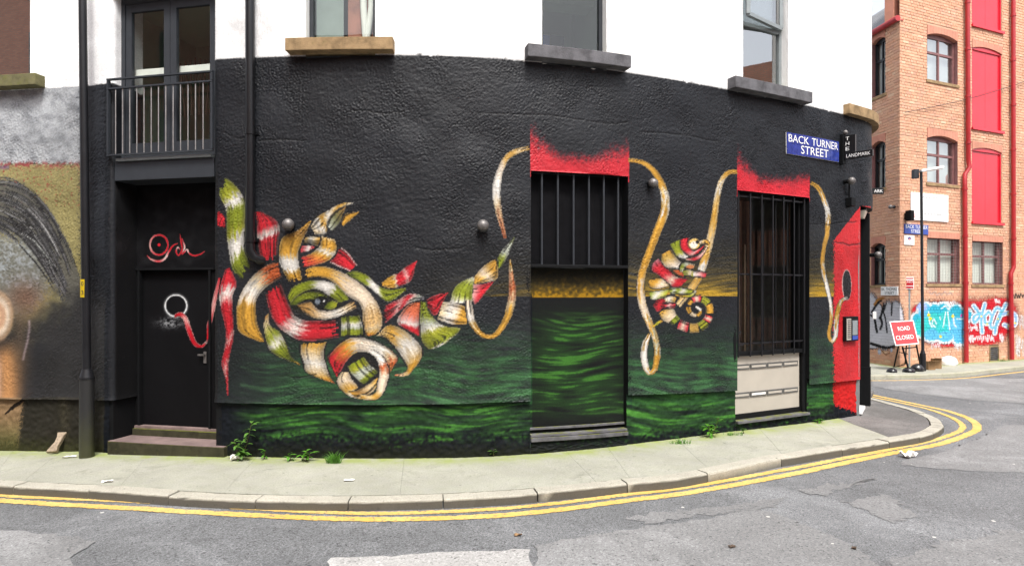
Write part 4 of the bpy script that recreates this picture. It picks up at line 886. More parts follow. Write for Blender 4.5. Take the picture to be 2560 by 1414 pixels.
# ---- stair window with security grille and letter boxes
zm1 = UV(1930, 884, -.10)[1]; zm0 = UV(1930, 1024, -.10)[1]; si0, si1 = US(1846, -.1), US(2000, -.1)
reveal(sC0, sC1, -.02, zC1, .3)
mb = MB(); slab(mb, si1, sC1 - .002, zC0, zC1, -.2, -.06); mb.build('window_jamb', M['black'], BLD)
mb = MB(); slab(mb, sC0 + .002, si1, zm1, zm1 + .05, -.2, -.05, 3); slab(mb, sC0 + .002, si1, zC1 - .06, zC1 - .002, -.2, -.12, 3); slab(mb, sC0 + .002, sC0 + .05, zm1 + .05, zC1 - .06, -.2, -.12); wf = mb.build('window', M['black'], BLD)
mb = MB(); mb.quad(W(sC0 + .05, zm1 + .05, -.16), W(si1, zm1 + .05, -.16), W(si1, zC1 - .06, -.16), W(sC0 + .05, zC1 - .06, -.16)); mb.build('pane', M['glass'], wf)
mb = MB(); a, b = W(sC0 - .3, 0, -.31), W(si1 + .5, 0, -.31); t, n = Tn((sC0 + sC1) / 2); bk = -n * 1.3; up = Vector((0, 0, 3.4))
mb.quad(a + bk, b + bk, b + bk + up, a + bk + up); mb.quad(a, a + bk, a + bk + up, a + up); mb.quad(b + bk, b, b + up, b + bk + up); mb.quad(a + up, a + bk + up, b + bk + up, b + up); mb.build('stairwell_lining', simple('stairwell_grey', (.13, .12, .11), .8), BLD)
for i in range(7):
    s_ = sC0 + .12 + i * .13; mb = MB(); slab(mb, s_, s_ + .035, zm1, zC1 - .65, -.62, -.58); mb.build('timber_slat', M['wood'], BLD)
mb = MB()
for i in range(7): slab(mb, sC0 + .05, sC0 + .55 - i * .05, zm1 + .1 + i * .17, zm1 + .135 + i * .17, -.56, -.40)
mb.build('stair_flight', M['grey'], BLD)
GR = empty('security_grille', W((sC0 + sC1) / 2, zm1, -.02), parent=BLD)
zg1 = UV(1930, 492, -.03)[1]
for i in range(7):
    s_ = sC0 + .05 + (sC1 - sC0 - .12) * i / 6.0; mb = MB(); mb.tube([W(s_, zm1 - .01, -.028), W(s_, zg1 + .02, -.028)], .011, 8); mb.build('bar', M['post'], GR)
for i in range(6):
    s_ = sC0 + .11 + (sC1 - sC0 - .2) * i / 5.0; mb = MB(); mb.tube([W(s_, zm1 + .06, -.10), W(s_, zC1 - .07, -.10)], .010, 8); mb.build('bar', M['black'], GR)
for v_ in (497, 686, 855):
    z_ = UV(1930, v_, -.028)[1]; mb = MB(); slab(mb, sC0 + .002, sC1 - .03, z_ - .011, z_ + .011, -.046, -.040, 4); mb.build('cross_bar', M['post'], GR)
MBX = empty('letter_boxes', W((sC0 + sC1) / 2, zm0, -.1), parent=BLD)
mb = MB(); slab(mb, sC0 + .002, si1 - .02, zm0, zm1 - .004, -.14, -.10); mb.build('face_plate', M['mailbox'], MBX)
for v_ in (911, 979):
    z_ = UV(1930, v_, -.1)[1]
    for i in range(4):
        a = sC0 + .02 + (si1 - sC0 - .06) * i / 4; b = a + (si1 - sC0 - .06) / 4 - .015
        mb = MB(); slab(mb, a, b, z_ - .035, z_ + .035, -.099, -.092); fr = mb.build('letter_slot', M['mailslot'], MBX)
        mb = MB(); slab(mb, a + .02, b - .02, z_ - .016, z_ + .012, -.0915, -.089); mb.build('flap', M['paper' if (v_ == 979 and i == 1) else 'mailbox'], fr)
mb = MB(); slab(mb, sC0 + .003, sC1 - .003, zC0 + .005, zm0 - .004, -.2, -.09, 3); mb.build('kick_board', M['black'], BLD)
mb = MB(); slab(mb, sC0 + .003, sC1 - .003, zC0 - .035, zC0, -.2, .02, 3); mb.build('window_sill', M['sill_grey'], BLD, .006)

# ---- corner doorway under the overhang
pA = W(S_END, 0); tA, nA_ = Tn(S_END); post = PG(2164, 1012)
ddir = Vector((post.x - pA.x, post.y - pA.y, 0)); dl = ddir.length; ddir.normalize(); dn = Vector((ddir.y, -ddir.x, 0))
mb = MB(); mb.box(pA + ddir * (dl / 2) - dn * .12 + Vector((0, 0, Z_SOF / 2)), (dl - .1, .06, Z_SOF), (ddir, dn, Vector((0, 0, 1)))); mb.build('door', M['blackgloss'], BLD)
mb = MB(); mb.box(pA + ddir * .02 - dn * .075 - tA * .02 + Vector((0, 0, Z_SOF / 2)), (.05, .15, Z_SOF), (ddir, dn, Vector((0, 0, 1)))); mb.build('door_frame', M['greylight'], BLD)
mb = MB(); mb.box(post + Vector((0, 0, Z_SOF / 2)) - dn * .02, (.14, .16, Z_SOF - .01), (ddir, dn, Vector((0, 0, 1)))); mb.box(post + Vector((0, 0, .32)) - dn * .02, (.165, .185, .64), (ddir, dn, Vector((0, 0, 1)))); mb.build('pilaster', M['black'], BLD)
mb = MB(); mb.box(pA + ddir * .3 - dn * .02 + Vector((0, 0, .04)), (.6, .10, .05), (ddir, dn, Vector((0, 0, 1)))); mb.build('threshold', M['white'], BLD, .01)
mb = MB()     # soffit
edge_ = [W(s, Z_SOF + .004, -.005) for s in np.linspace(S_END - .02, S_END + 2.6, 24)]; cen = pA - nA_ * .9 + Vector((0, 0, Z_SOF + .004))
mb.add(edge_ + [cen + tA * -.3], [(i + 1, i, 24) for i in range(23)]); mb.build('soffit', M['black'], BLD)
sdv = Vector((math.cos(R(92)), math.sin(R(92)), 0)); mb = MB(); mb.box(post + sdv * 3.6 - dn * .25 + Vector((0, 0, Z_SOF / 2)), (6.8, .2, Z_SOF), (sdv, Vector((sdv.y, -sdv.x, 0)), Vector((0, 0, 1)))); mb.build('side_wall', M['black'], BLD)

# ---- drainpipe on the wall
DP = empty('drainpipe', W(US(625, .06), .0, .06), parent=BLD)
s_ = US(625, .075); ze = UV(625, 606, .075)[1]
mb = MB(); mb.tube([W(s_, 8.4, .075), W(s_, ze, .075)], .05, 16); mb.build('pipe', M['blackgloss'], DP)
mb = MB(); pe = [W(s_, ze - .01, .075), W(s_ + .005, ze - .09, .078), W(s_ + .035, ze - .16, .06), W(s_ + .085, ze - .195, .02), W(s_ + .11, ze - .20, -.03)]
mb.tube(pe, .052, 14); mb.build('elbow', M['blackgloss'], DP)
for z_ in (ze + .03, UV(625, 330, .075)[1], 6.9):
    mb = MB(); mb.tube([W(s_, z_ - .03, .075), W(s_, z_ + .03, .075)], .057, 16); slab(mb, s_ - .075, s_ + .075, z_ - .018, z_ + .018, .002, .022); mb.build('pipe_collar', M['blackgloss'], DP)

# ------------------------------------------------------------------ things fixed to the wall
def text(name, body, mat, parent, O, X, Z, width, height, ext=.0015, font_space=1.0):
    """flat lettering: lower-left corner at O, X/Z unit axes"""
    cu = bpy.data.curves.new(name, 'FONT'); cu.body = body; cu.size = 1; cu.space_character = font_space; cu.resolution_u = 3
    to = bpy.data.objects.new(name, cu); col.objects.link(to); dg = bpy.context.evaluated_depsgraph_get()
    me = bpy.data.meshes.new_from_object(to.evaluated_get(dg)); bpy.data.objects.remove(to); bpy.data.curves.remove(cu)
    co = np.array([v.co[:] for v in me.vertices]); mn, mx = co.min(0), co.max(0)
    O, X, Z = Vector(O), Vector(X), Vector(Z); o0 = org(parent)
    for v in me.vertices:
        a = (v.co.x - mn[0]) / (mx[0] - mn[0]) * width; b = (v.co.y - mn[1]) / (mx[1] - mn[1]) * height
        v.co = O + X * a + Z * b - o0
    me.update(); return link_mesh(name, me, mat, parent)
ZV = Vector((0, 0, 1))
def dome(u, v, r, label, off=.0):
    s_, z_ = UV(u, v, .06); t, n = Tn(s_); c = W(s_, z_, .0)
    o = empty('wall_lamp', c, label, 'wall lamp', 'round steel lamps on the black wall')
    mb = MB(); mb.tube([c - n * .01, c + n * .03], r * .75, 16); mb.build('mount', M['blackgloss'], o)
    mb = MB(); mb.ball(c + n * (.03 + r * .7), r, 20, 12); mb.build('globe', M['domesteel'], o)
    mb = MB(); mb.tube([c + n * (.03 + r * .7) - ZV * r * .72, c + n * (.03 + r * .7) - ZV * r * 1.04], [r * .72, r * .5], 16); mb.build('aperture', M['darktext'], o); return o
dome(722, 561, .066, 'round steel wall lamp just above the rhinoceros ear'); dome(1207, 564, .068, 'round steel wall lamp between rhinoceros horn and barred window')
dome(1632, 458, .06, 'round steel wall lamp right of the boarded window'); 
def small_lamp(c, n, r, label):
    o = empty('wall_lamp', c, label, 'wall lamp', 'round steel lamps on the black wall')
    mb = MB(); mb.tube([c - n * .02, c + n * .07], r * .6, 12); mb.build('mount', M['black'], o); mb = MB(); mb.ball(c + n * (.08 + r * .5), r, 16, 10); mb.build('globe', M['domesteel'], o); return o
s_, z_ = UV(2128, 452, .1); small_lamp(W(s_, z_), Tn(s_)[1], .055, 'small round lamp on the black corner below the projecting name sign')
small_lamp(Vector((post.x, post.y, UV(2150, 637)[1] + .05)) + dn * .09, (dn - ddir * .5).normalized(), .055, 'small round lamp on the black doorway pilaster')
s_, z_ = UV(2128, 505, .06); t, n = Tn(s_); o = empty('cable_box', W(s_, z_), 'small black cable box above the red painted corner panel', 'cable box')
mb = MB(); mb.box(W(s_, z_, .05), (.12, .1, .13), (t, n, ZV)); mb.build('box', M['black'], o, .008)
mb = MB(); mb.tube([W(s_, z_ + .06, .03), W(s_ + .005, z_ + .3, .03)], .014, 8); mb.build('conduit', M['black'], o)
# lamp under the overhang
c = pA + ddir * .32 - dn * .02 + ZV * (Z_SOF - .01); o = empty('soffit_lamp', c, 'pale bulkhead lamp under the overhang of the corner doorway', 'lamp')
mb = MB(); mb.box(c + ZV * -.02, (.3, .18, .03), (ddir, dn, ZV)); mb.build('backplate', M['black'], o)
mb = MB(); mb.hexa([c + ddir * a * .10 + dn * b * .05 + ZV * -.15 for a, b in ((-1, -1), (1, -1), (1, 1), (-1, 1))] + [c + ddir * a * .15 + dn * b * .09 + ZV * -.035 for a, b in ((-1, -1), (1, -1), (1, 1), (-1, 1))]); mb.build('diffuser', M['lamp_glass'], o, .01)
# door bell box
c = Vector((post.x, post.y, 1.5)) + dn * .13; o = empty('bell_box', c, 'small white bell box on the black doorway pilaster', 'bell')
mb = MB(); mb.box(c, (.07, .05, .12), (ddir, dn, ZV)); mb.build('case', M['white'], o, .006); mb = MB(); mb.box(c + dn * .027, (.035, .01, .06), (ddir, dn, ZV)); mb.build('button_plate', M['greylight'], o)

# tiled street name sign
s0, zt0 = UV(1967, 330, .02); s1, _ = UV(2097, 350, .02); zb_ = UV(1967, 384, .02)[1]
NS = empty('street_name_sign', W((s0 + s1) / 2, zb_), 'blue tiled street name sign reading BACK TURNER STREET on the black wall', 'street sign')
mb = MB(); slab(mb, s0, s1, zb_, zt0, .0, .014, 3); mb.build('backing', M['white'], NS)
tw_, th_ = (s1 - s0) / 11, (zt0 - zb_) / 2
for r_ in range(2):
    for i in range(11):
        mb = MB(); slab(mb, s0 + i * tw_ + .002, s0 + (i + 1) * tw_ - .002, zb_ + r_ * th_ + .002, zb_ + (r_ + 1) * th_ - .002, .012, .024); mb.build('tile', M['blue_tile'], NS)
def wtext(body, sa, sb, z0, z1, off, mat, parent, name='lettering'):
    """lettering that follows the curved wall"""
    o = text(name, body, M[mat], parent, org(parent), Vector((1, 0, 0)), ZV, sb - sa, z1 - z0); q0 = org(parent)
    for v in o.data.vertices: v.co = W(sa + v.co.x, z0 + v.co.z, off) - q0
    o.data.update(); return o
half = 6
for dz in (0,):
    wtext('BACK', s0 + .03 + dz, s0 + .395 * (s1 - s0) + dz, zb_ + th_ + .02, zt0 - .025, .0265 + dz * .1, 'signwhite', NS); wtext('TURNER', s0 + .45 * (s1 - s0) + dz, s1 - .03 + dz, zb_ + th_ + .02, zt0 - .025, .0265 + dz * .1, 'signwhite', NS)
    wtext('STREET', s0 + .25 * (s1 - s0) + dz, s0 + .77 * (s1 - s0) + dz, zb_ + .03, zb_ + th_ - .005, .0265 + dz * .1, 'signwhite', NS)
# projecting sign THE / LANDMARK
sL, zL = UV(2112, 400, .05); t, n = Tn(sL); LS = empty('projecting_sign', W(sL, zL), 'black projecting sign with white letters THE LANDMARK beside the blue street sign', 'sign')
sx = (n * .93 + t * .36).normalized(); sy = Vector((-sx.y, sx.x, 0)); zL1 = UV(2112, 340, .05)[1]
fdir = -sy if (-sy).dot(Vector((0, 0, 0)) - W(sL, zL)) > 0 else sy
mb = MB(); slab(mb, sL - .05, sL + .03, zL - .06, zL1 + .02, .0, .05); mb.build('bracket', M['black'], LS)
B0 = W(sL, zL, .05)
vx = (n * .97 + t * .22).normalized(); vf = Vector((vx.y, -vx.x, 0))
mb = MB(); mb.box(B0 + vx * .075 + ZV * ((zL1 - zL) / 2 - .0), (.15, .046, zL1 - zL), (vx, vf, ZV)); mb.build('upright_panel', M['blackgloss'], LS, .004)
hxd = vx; ax_ = (vx + ZV * .0).normalized()
mb = MB(); mb.box(B0 + vx * .19 + ZV * .05, (.38, .05, .095), (vx, vf, ZV)); mb.build('arm_panel', M['blackgloss'], LS, .004)
for i, ch in enumerate('THE'):
    text('lettering', ch, M['signwhite'], LS, B0 + vx * .02 + vf * .028 + ZV * ((zL1 - zL) - .075 - i * .075), vx, ZV, .05, .05)
text('lettering', 'LANDMARK', M['signwhite'], LS, B0 + vx * .03 + vf * .027 + ZV * .025, vx, ZV, .32, .048)
mb = MB(); mb.ball(W(sL + .0, zL1 + .05, .06), .035, 12, 8); mb.build('lamp_cap', M['domesteel'], LS)
# second name sign on the far side of the corner
c = P(2193, 478, 10.9); o = empty('projecting_sign', c, 'small black sign end with white letters just past the curved corner', 'sign')
mb = MB(); mb.box(c, (.20, .05, .10)); mb.build('panel', M['blackgloss'], o, .004); mb = MB(); mb.bar(c + Vector((-.09, .02, 0)), c + Vector((-.45, .25, 0)), .03, .03); mb.build('bracket', M['black'], o)
text('lettering', 'ARK', M['signwhite'], o, c + Vector((-.07, -.028, -.025)), Vector((1, 0, 0)), ZV, .15, .05)
# entry phone
si_, zi0 = UV(2112, 853, .03); si2, zi1 = UV(2143, 790, .03); IC = empty('entry_phone', W(si_, zi0), 'entry phone panel with button strip on the red painted corner', 'intercom')
mb = MB(); slab(mb, si_, si2, zi0, zi1, .0, .05); mb.build('case', M['black'], IC, .006); wI = si2 - si_
mb = MB(); slab(mb, si_ + .04 * wI, si_ + .38 * wI, zi0 + .02, zi1 - .03, .048, .054); mb.build('button_strip', M['mailbox'], IC)
for i in range(10):
    z_ = zi0 + .05 + (zi1 - zi0 - .11) * i / 9; mb = MB(); slab(mb, si_ + .1 * wI, si_ + .34 * wI, z_, z_ + .012, .053, .058); mb.build('button', M['darktext'], IC)
mb = MB(); slab(mb, si_ + .5 * wI, si_ + .9 * wI, zi0 + .09, zi1 - .06, .048, .055); mb.build('camera_window', M['greylight'], IC)
mb = MB(); slab(mb, si_ + .5 * wI, si_ + .92 * wI, zi0 + .02, zi0 + .08, .048, .056); mb.build('reader', M['blue_sign'], IC)

# ------------------------------------------------------------------ road, kerb, pavement
def struct(o): o['kind'] = 'structure'; return o
xs = sorted(set(list(np.linspace(-300, -12, 10)) + list(np.linspace(-12, 16, 57)) + list(np.linspace(16, 400, 12)))); ys = [-120, -40, -12, 0, 3, 6, 9, 12, 16, 20, 30, 60, 150, 500]
vs = [(x, y, g(x) + RD) for y in ys for x in xs]; n_ = len(xs)
mb = MB(); mb.add(vs, [(j * n_ + i, j * n_ + i + 1, (j + 1) * n_ + i + 1, (j + 1) * n_ + i) for j in range(len(ys) - 1) for i in range(n_ - 1)]); ROAD = struct(mb.build('road', M['road']))
def patch(px, mat, dz, seed, jit=.02):
    rd = random.Random(seed); pts = [PG(u, v, RD + dz) for u, v in px]; out = []
    for i, p_ in enumerate(pts):
        q_ = pts[(i + 1) % len(pts)]; m_ = max(2, int((q_ - p_).length / .06))
        for k_ in range(m_):
            w_ = p_.lerp(q_, k_ / m_); w_.x += rd.gauss(0, jit); w_.y += rd.gauss(0, jit); w_.z = g(w_.x) + RD + dz; out.append(w_)
    me = bpy.data.meshes.new('road_patch'); bm = bmesh.new(); f = bm.faces.new([bm.verts.new(q_) for q_ in out]); bmesh.ops.triangulate(bm, faces=[f]); bm.normal_update()
    if sum(fc.normal.z for fc in bm.faces) < 0: bmesh.ops.reverse_faces(bm, faces=bm.faces)
    bm.to_mesh(me); bm.free(); o = link_mesh('road_patch', me, M[mat], ROAD); return o
patch([(-200, 1322), (40, 1326), (180, 1338), (235, 1352), (190, 1385), (170, 1440), (-260, 1440)], 'patch_mid', .004, 1)
patch([(822, 1392), (960, 1388), (1120, 1378), (1245, 1374), (1326, 1370), (1332, 1450), (820, 1450)], 'patch_pale', .004, 2, .008)
patch([(1336, 1366), (1400, 1348), (1560, 1322), (1720, 1302), (1880, 1268), (1960, 1288), (2060, 1330), (2150, 1370), (2230, 1440), (1336, 1450)], 'patch_mid', .008, 3, .015)
patch([(1995, 1225), (2060, 1212), (2130, 1205), (2180, 1192), (2140, 1214), (2060, 1235), (2010, 1238)], 'patch_mid', .004, 4, .035)
patch([(1560, 1290), (1700, 1276), (1850, 1258), (1980, 1240), (1940, 1262), (1800, 1284), (1620, 1306)], 'patch_mid', .004, 14, .03)
patch([(2100, 1250), (2220, 1235), (2250, 1260), (2300, 1290), (2230, 1305), (2170, 1280)], 'patch_mid', .004, 5, .03)
patch([(2250, 1160), (2330, 1170), (2480, 1178), (2700, 1185), (2700, 1068), (2510, 1060), (2455, 1092), (2350, 1130), (2260, 1148)], 'patch_mid', .004, 6, .015)
patch([(2180, 965), (2300, 985), (2440, 1000), (2760, 1020), (2760, 950), (2500, 945), (2300, 946), (2180, 948)], 'patch_mid', .004, 7, .015)
patch([(2240, 1400), (2380, 1355), (2570, 1315), (2700, 1310), (2700, 1450), (2300, 1450)], 'patch_mid', .004, 8, .03)

KF = [(-1200, 1160), (-330, 1193), (0, 1213), (220, 1224), (420, 1238), (638, 1249), (860, 1252), (1108, 1246), (1344, 1231), (1569, 1209), (1720, 1193), (1954, 1146), (2106, 1121), (2224, 1103), (2321, 1086), (2356, 1068), (2358, 1058), (2340, 1041), (2288, 1022), (2225, 1005), (2180, 993), (2130, 983)]
kp = np.array([PG(*q)[:2] for q in KF]); kpath = cat(kp, 1500); kl = np.r_[0, np.cumsum(np.hypot(*np.diff(kpath, axis=0).T))]
ke = np.arange(0, kl[-1], .02); kpath = np.stack([np.interp(ke, kl, kpath[:, i]) for i in range(2)], -1)
kd = np.gradient(kpath, axis=0); kd /= np.hypot(*kd.T)[:, None]; kn = np.stack([-kd[:, 1], kd[:, 0]], -1)      # towards the pavement
KS = lambda s_: (np.array([np.interp(s_, ke, kpath[:, i]) for i in range(2)]), np.array([np.interp(s_, ke, kn[:, i]) for i in range(2)]))
KW = .155
KERB = struct(empty('kerb', (0, 5.8, 0)))
def colour_attr(o, name, fn):
    me = o.data; ca = me.color_attributes.new(name, 'FLOAT_COLOR', 'POINT'); w_ = org(o)
    for i, v in enumerate(me.vertices): x = fn(v.co + w_); x = x if isinstance(x, tuple) else (x, 0.0); ca.data[i].color = (x[0], x[1], 0, 1)
def kerbstone(a, b, par):
    ss = np.linspace(a + .006, b - .006, max(3, int((b - a) / .07))); vs = []; fs = []; rd = random.Random(int(a * 1000)); tl_ = rd.gauss(0, .004)
    prof = [(0.0, RD - .03), (0.003, -.022), (.010, -.007), (.022, 0), (KW, .002), (KW, RD)]; m_ = len(prof)
    for s_ in ss:
        p_, n2 = KS(s_)
        for o_, z_ in prof:
            q_ = p_ + n2 * (o_ + rd.gauss(0, .0015)); vs.append((q_[0], q_[1], g(q_[0]) + z_ + tl_ + (rd.gauss(0, .0015) if z_ > -.03 else 0)))
    for i in range(len(ss) - 1):
        for j in range(m_ - 1): fs.append((i * m_ + j, (i + 1) * m_ + j, (i + 1) * m_ + j + 1, i * m_ + j + 1))
    fs += [tuple(range(m_)), tuple(range((len(ss) - 1) * m_, len(ss) * m_))[::-1]]
    mb = MB(); mb.add(vs, fs); o = mb.build('kerbstone', M['kerbm'], par); colour_attr(o, 'Moss', lambda p_: (.1, .88) if p_.z < g(p_.x) - .015 else (0.05, .0)); return o  # front face darkened: grime plus shade put into the colour
ku = 1280 + F * kpath[:, 0] / kpath[:, 1]; iright = int(np.argmax(ku))
js = [float(np.interp(u_, ku[:iright], ke[:iright])) for u_ in (-1190, -1000, -820, -640, -480, -320, -150, 32, 220, 420, 638, 870, 1108, 1344, 1569, 1770, 1954, 2106, 2224, 2300)]
s_ = js[-1]
while s_ + .45 < ke[-1]: s_ += .42; js.append(s_)
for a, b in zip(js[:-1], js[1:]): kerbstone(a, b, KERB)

# pavement bays: strip between the wall foot and the kerb
PAVE = struct(empty('pavement', (0, 6.5, 0)))
def bay(path_a, path_b, mat, parent, name='paving_bay', z_off=0.0, gap=.004):
    """quad strip between two sampled paths (wall side a, kerb side b)"""
    n_ = len(path_a); m_ = 16; vs = []; fs = []
    for i in range(n_):
        for j in range(m_ + 1):
            f = j / m_; q_ = path_a[i] * (1 - f) + path_b[i] * f
            vs.append((q_[0], q_[1], g(q_[0]) + z_off + .004 * math.sin(q_[0] * 3.1 + j * .4) * math.sin(f * math.pi)))
    for i in range(n_ - 1):
        for j in range(m_): fs.append((i * (m_ + 1) + j, i * (m_ + 1) + j + 1, (i + 1) * (m_ + 1) + j + 1, (i + 1) * (m_ + 1) + j))
    b0 = len(vs); rim = [i * (m_ + 1) for i in range(n_)] + [(n_ - 1) * (m_ + 1) + j for j in range(1, m_ + 1)] + [i * (m_ + 1) + m_ for i in range(n_ - 2, -1, -1)] + [j for j in range(m_ - 1, 0, -1)]
    for q_ in rim: vs.append((vs[q_][0], vs[q_][1], vs[q_][2] - .07))
    for i in range(len(rim)): fs.append((rim[i], b0 + i, b0 + (i + 1) % len(rim), rim[(i + 1) % len(rim)]))
    mb = MB(); mb.add(vs, [f[::-1] for f in fs]); o = mb.build(name, M[mat], parent)
    if mat == 'concrete':
        A_ = np.array(path_a)
        def fn(p_):
            d = float(np.min(np.hypot(A_[:, 0] - p_.x, A_[:, 1] - p_.y))); return min(1.0, math.exp(-(d / .26) ** 2) * 1.25 + .10)
        colour_attr(o, 'Moss', fn)
    return o
def wall_pt(u): p_ = W(US(u, PO), 0, PO - .02); return np.array([p_.x, p_.y])
kin = kpath + kn * (KW + .011); kiu = 1280 + F * kin[:, 0] / kin[:, 1]; ir2 = int(np.argmax(kiu))
def kin_pt(u): return np.array([np.interp(u, kiu[:ir2], kin[:ir2, i]) for i in range(2)])
# joints: (u at the wall, u at the kerb)
JT = [(-1195, -1195), (-760, -760), (-330, -330), (30, -20), (148, 60), (372, 300), (640, 560), (1010, 1000), (1415, 1490), (1520, 1575), (1690, 1770), (1901, 1954), (2040, 2106), (2097, 2222)]
PAVE_B = struct(empty('unused', (0, 0, -5))); bpy.data.objects.remove(PAVE_B)
for (a0_, b0_), (a1_, b1_) in zip(JT[:-1], JT[1:]):
    ge = .22; n_ = max(6, int((a1_ - a0_) / 22))
    ua = np.linspace(a0_ + ge, a1_ - ge, n_); ub = np.linspace(b0_ + ge, b1_ - ge, n_)
    bay([wall_pt(u) for u in ua], [kin_pt(u) for u in ub], 'concrete', PAVE)
# tarmac at the corner
ua = np.linspace(2098, 2150, 8); pa = [wall_pt(u) for u in ua] + [np.array((pA + ddir * x)[:2]) for x in (.2, .5, .8, 1.2, 2.0, 3.0)]
i0 = int(np.argmin(np.abs(kiu[:ir2] - 2224))); kk = np.linspace(i0, len(kin) - 1, len(pa)).astype(int)
bay(pa, [kin[i] for i in kk], 'tarpath', PAVE, 'tarmac_footway', -.003)
mb = MB()      # bedding under the bays, shows as dark joints
bp_ = [W(US(u, PO), 0, -.1) for u in np.linspace(-1195, 2150, 60)]; bq = [kin_pt(u) for u in np.linspace(-1195, 2222, 60)]
mb.add([(p_.x, p_.y, g(p_.x) - .014) for p_ in bp_] + [(q_[0], q_[1], g(q_[0]) - .014) for q_ in bq], [(i, i + 1, 61 + i, 60 + i) for i in range(59)]); mb.build('bedding', M['patch_dark'], PAVE)

# yellow lines
L1 = [(-1200, 1177), (-330, 1212), (0, 1238), (285, 1251), (504, 1263), (860, 1282), (1109, 1279), (1344, 1263), (1569, 1236), (1710, 1219), (1954, 1175), (2106, 1146), (2237, 1121), (2338, 1099), (2396, 1079), (2406, 1064), (2386, 1047), (2350, 1032), (2298, 1017), (2180, 992), (2130, 984)]
L2 = [(-1200, 1187), (-330, 1223), (0, 1251), (285, 1268), (504, 1281), (860, 1297), (1109, 1295), (1344, 1280), (1569, 1251), (1710, 1233), (1954, 1190), (2106, 1158), (2237, 1131), (2355, 1108), (2430, 1081), (2443, 1066), (2426, 1048), (2385, 1032), (2338, 1020), (2180, 987), (2130, 978)]
def line_strip(px, wd_, name='yellow_line', raw=None, seed=0):
    pts = np.array([PG(u, v, RD)[:2] for u, v in px]) if raw is None else np.array(raw); c = cat(pts, 900); l_ = np.r_[0, np.cumsum(np.hypot(*np.diff(c, axis=0).T))]; e = np.arange(0, l_[-1], .03)
    c = np.stack([np.interp(e, l_, c[:, i]) for i in range(2)], -1); d = np.gradient(c, axis=0); d /= np.hypot(*d.T)[:, None]; n2 = np.stack([-d[:, 1], d[:, 0]], -1)
    rg = np.random.default_rng(seed); w_ = wd_ / 2; a = c + n2 * (w_ + rg.normal(0, .005, len(c)))[:, None]; b = c - n2 * (w_ + rg.normal(0, .005, len(c)))[:, None]; m_ = len(c)
    mb = MB(); mb.add([(q[0], q[1], g(q[0]) + RD + .005) for q in a] + [(q[0], q[1], g(q[0]) + RD + .005) for q in b], [(i + 1, i, m_ + i, m_ + i + 1) for i in range(m_ - 1)])
    o = mb.build(name, M['yline']); return struct(o)
line_strip(L1, .082, seed=1); line_strip(L2, .108, seed=2)

# ------------------------------------------------------------------ brick building on the right
C0 = Vector((9.82, 16.2, 0)); aR = R(23.4)
dR = Vector((math.cos(aR), math.sin(aR), 0)); nR = Vector((dR.y, -dR.x, 0))
dL = Vector((-.127, .992, 0)).normalized(); nL = Vector((-dL.y, dL.x, 0))
if nL.x > 0: nL = -nL
BB = empty('brick_warehouse', C0, 'orange brick warehouse with red loading doors and graffiti across the side street', 'building')
class Face:
    def __init__(s, d, n): s.d = d; s.n = n
    def at(s, a, z, off=0.0): return C0 + s.d * a + s.n * off + ZV * z
    def px(s, u, v, off=0.0):
        r = Vector(((u - 1280) / F, 1, 0)); O = C0 + s.n * off
        # r*Y = O + d*a
        det = r.x * (-s.d.y) - r.y * (-s.d.x); Y = (O.x * (-s.d.y) - O.y * (-s.d.x)) / det
        a = ((r.x * Y - O.x) * s.d.x + (r.y * Y - O.y) * s.d.y); return a, EYE - (v - HZ) / F * Y
    def box(s, mb, a0, a1, z0, z1, o0, o1):
        q = [(a0, o1), (a1, o1), (a1, o0), (a0, o0)]
        return mb.hexa([s.at(a, z0, o) for a, o in q] + [s.at(a, z1, o) for a, o in q])
FR, FL = Face(dR, nR), Face(dL, nL)
# graffiti table
GU, GV, GW_, GH = 2160, 700, 440, 240
gp = np.full((GH, GW_, 4), 0.0); gU, gVv = np.meshgrid(np.arange(GW_) + GU, np.arange(GH) + GV); gn = fnoise(GH, GW_, 2, 14, 301); gn2 = fnoise(GH, GW_, 8, 50, 302)
def gblend(m, c):
    m = np.clip(m, 0, 1); gp[..., :3] = gp[..., :3] * (1 - m[..., None]) + np.array(c, float) * m[..., None]; gp[..., 3] = gp[..., 3] * (1 - m) + m
def gline(pts, w, c, tf=None, n=90):
    if tf: pts = [tf(*q) for q in pts]; w = w / 4.7125
    cc = cat(pts, n); d = np.full(gU.shape, 1e9)
    x0, x1, y0, y1 = cc[:, 0].min() - w - 3, cc[:, 0].max() + w + 3, cc[:, 1].min() - w - 3, cc[:, 1].max() + w + 3
    j0, j1, i0_, i1_ = [int(np.clip(q, 0, m_)) for q, m_ in ((x0 - GU, GW_), (x1 - GU, GW_), (y0 - GV, GH), (y1 - GV, GH))]
    if j1 <= j0 or i1_ <= i0_: return
    dd_ = np.sqrt(((gU[i0_:i1_, j0:j1, None] - cc[:, 0]) ** 2 + (gVv[i0_:i1_, j0:j1, None] - cc[:, 1]) ** 2).min(-1)); d[i0_:i1_, j0:j1] = dd_
    gblend(1 - sstep(d, w / 2 - .8, w / 2 + .8), c)
zG = zf(2160, 660, 4.7125)
def gell(x, y, rx, ry, c, soft=.12):
    x, y = zG(x, y); d = np.hypot((gU - x) / (rx / 4.7125), (gVv - y) / (ry / 4.7125)); gblend(1 - sstep(d + .06 * gn, 1 - soft, 1 + soft), c)
RDg, CY, LB, WH, BK = (205, 34, 48), (52, 178, 206), (150, 190, 232), (240, 240, 242), (34, 36, 50)
for x, y, rx, ry in ((900, 620, 330, 200), (1250, 640, 280, 240), (1520, 640, 300, 250), (1000, 870, 330, 110), (1560, 520, 160, 130), (1400, 850, 260, 110), (1650, 560, 150, 170), (650, 540, 90, 70)): gell(x, y, rx, ry, RDg, .22)
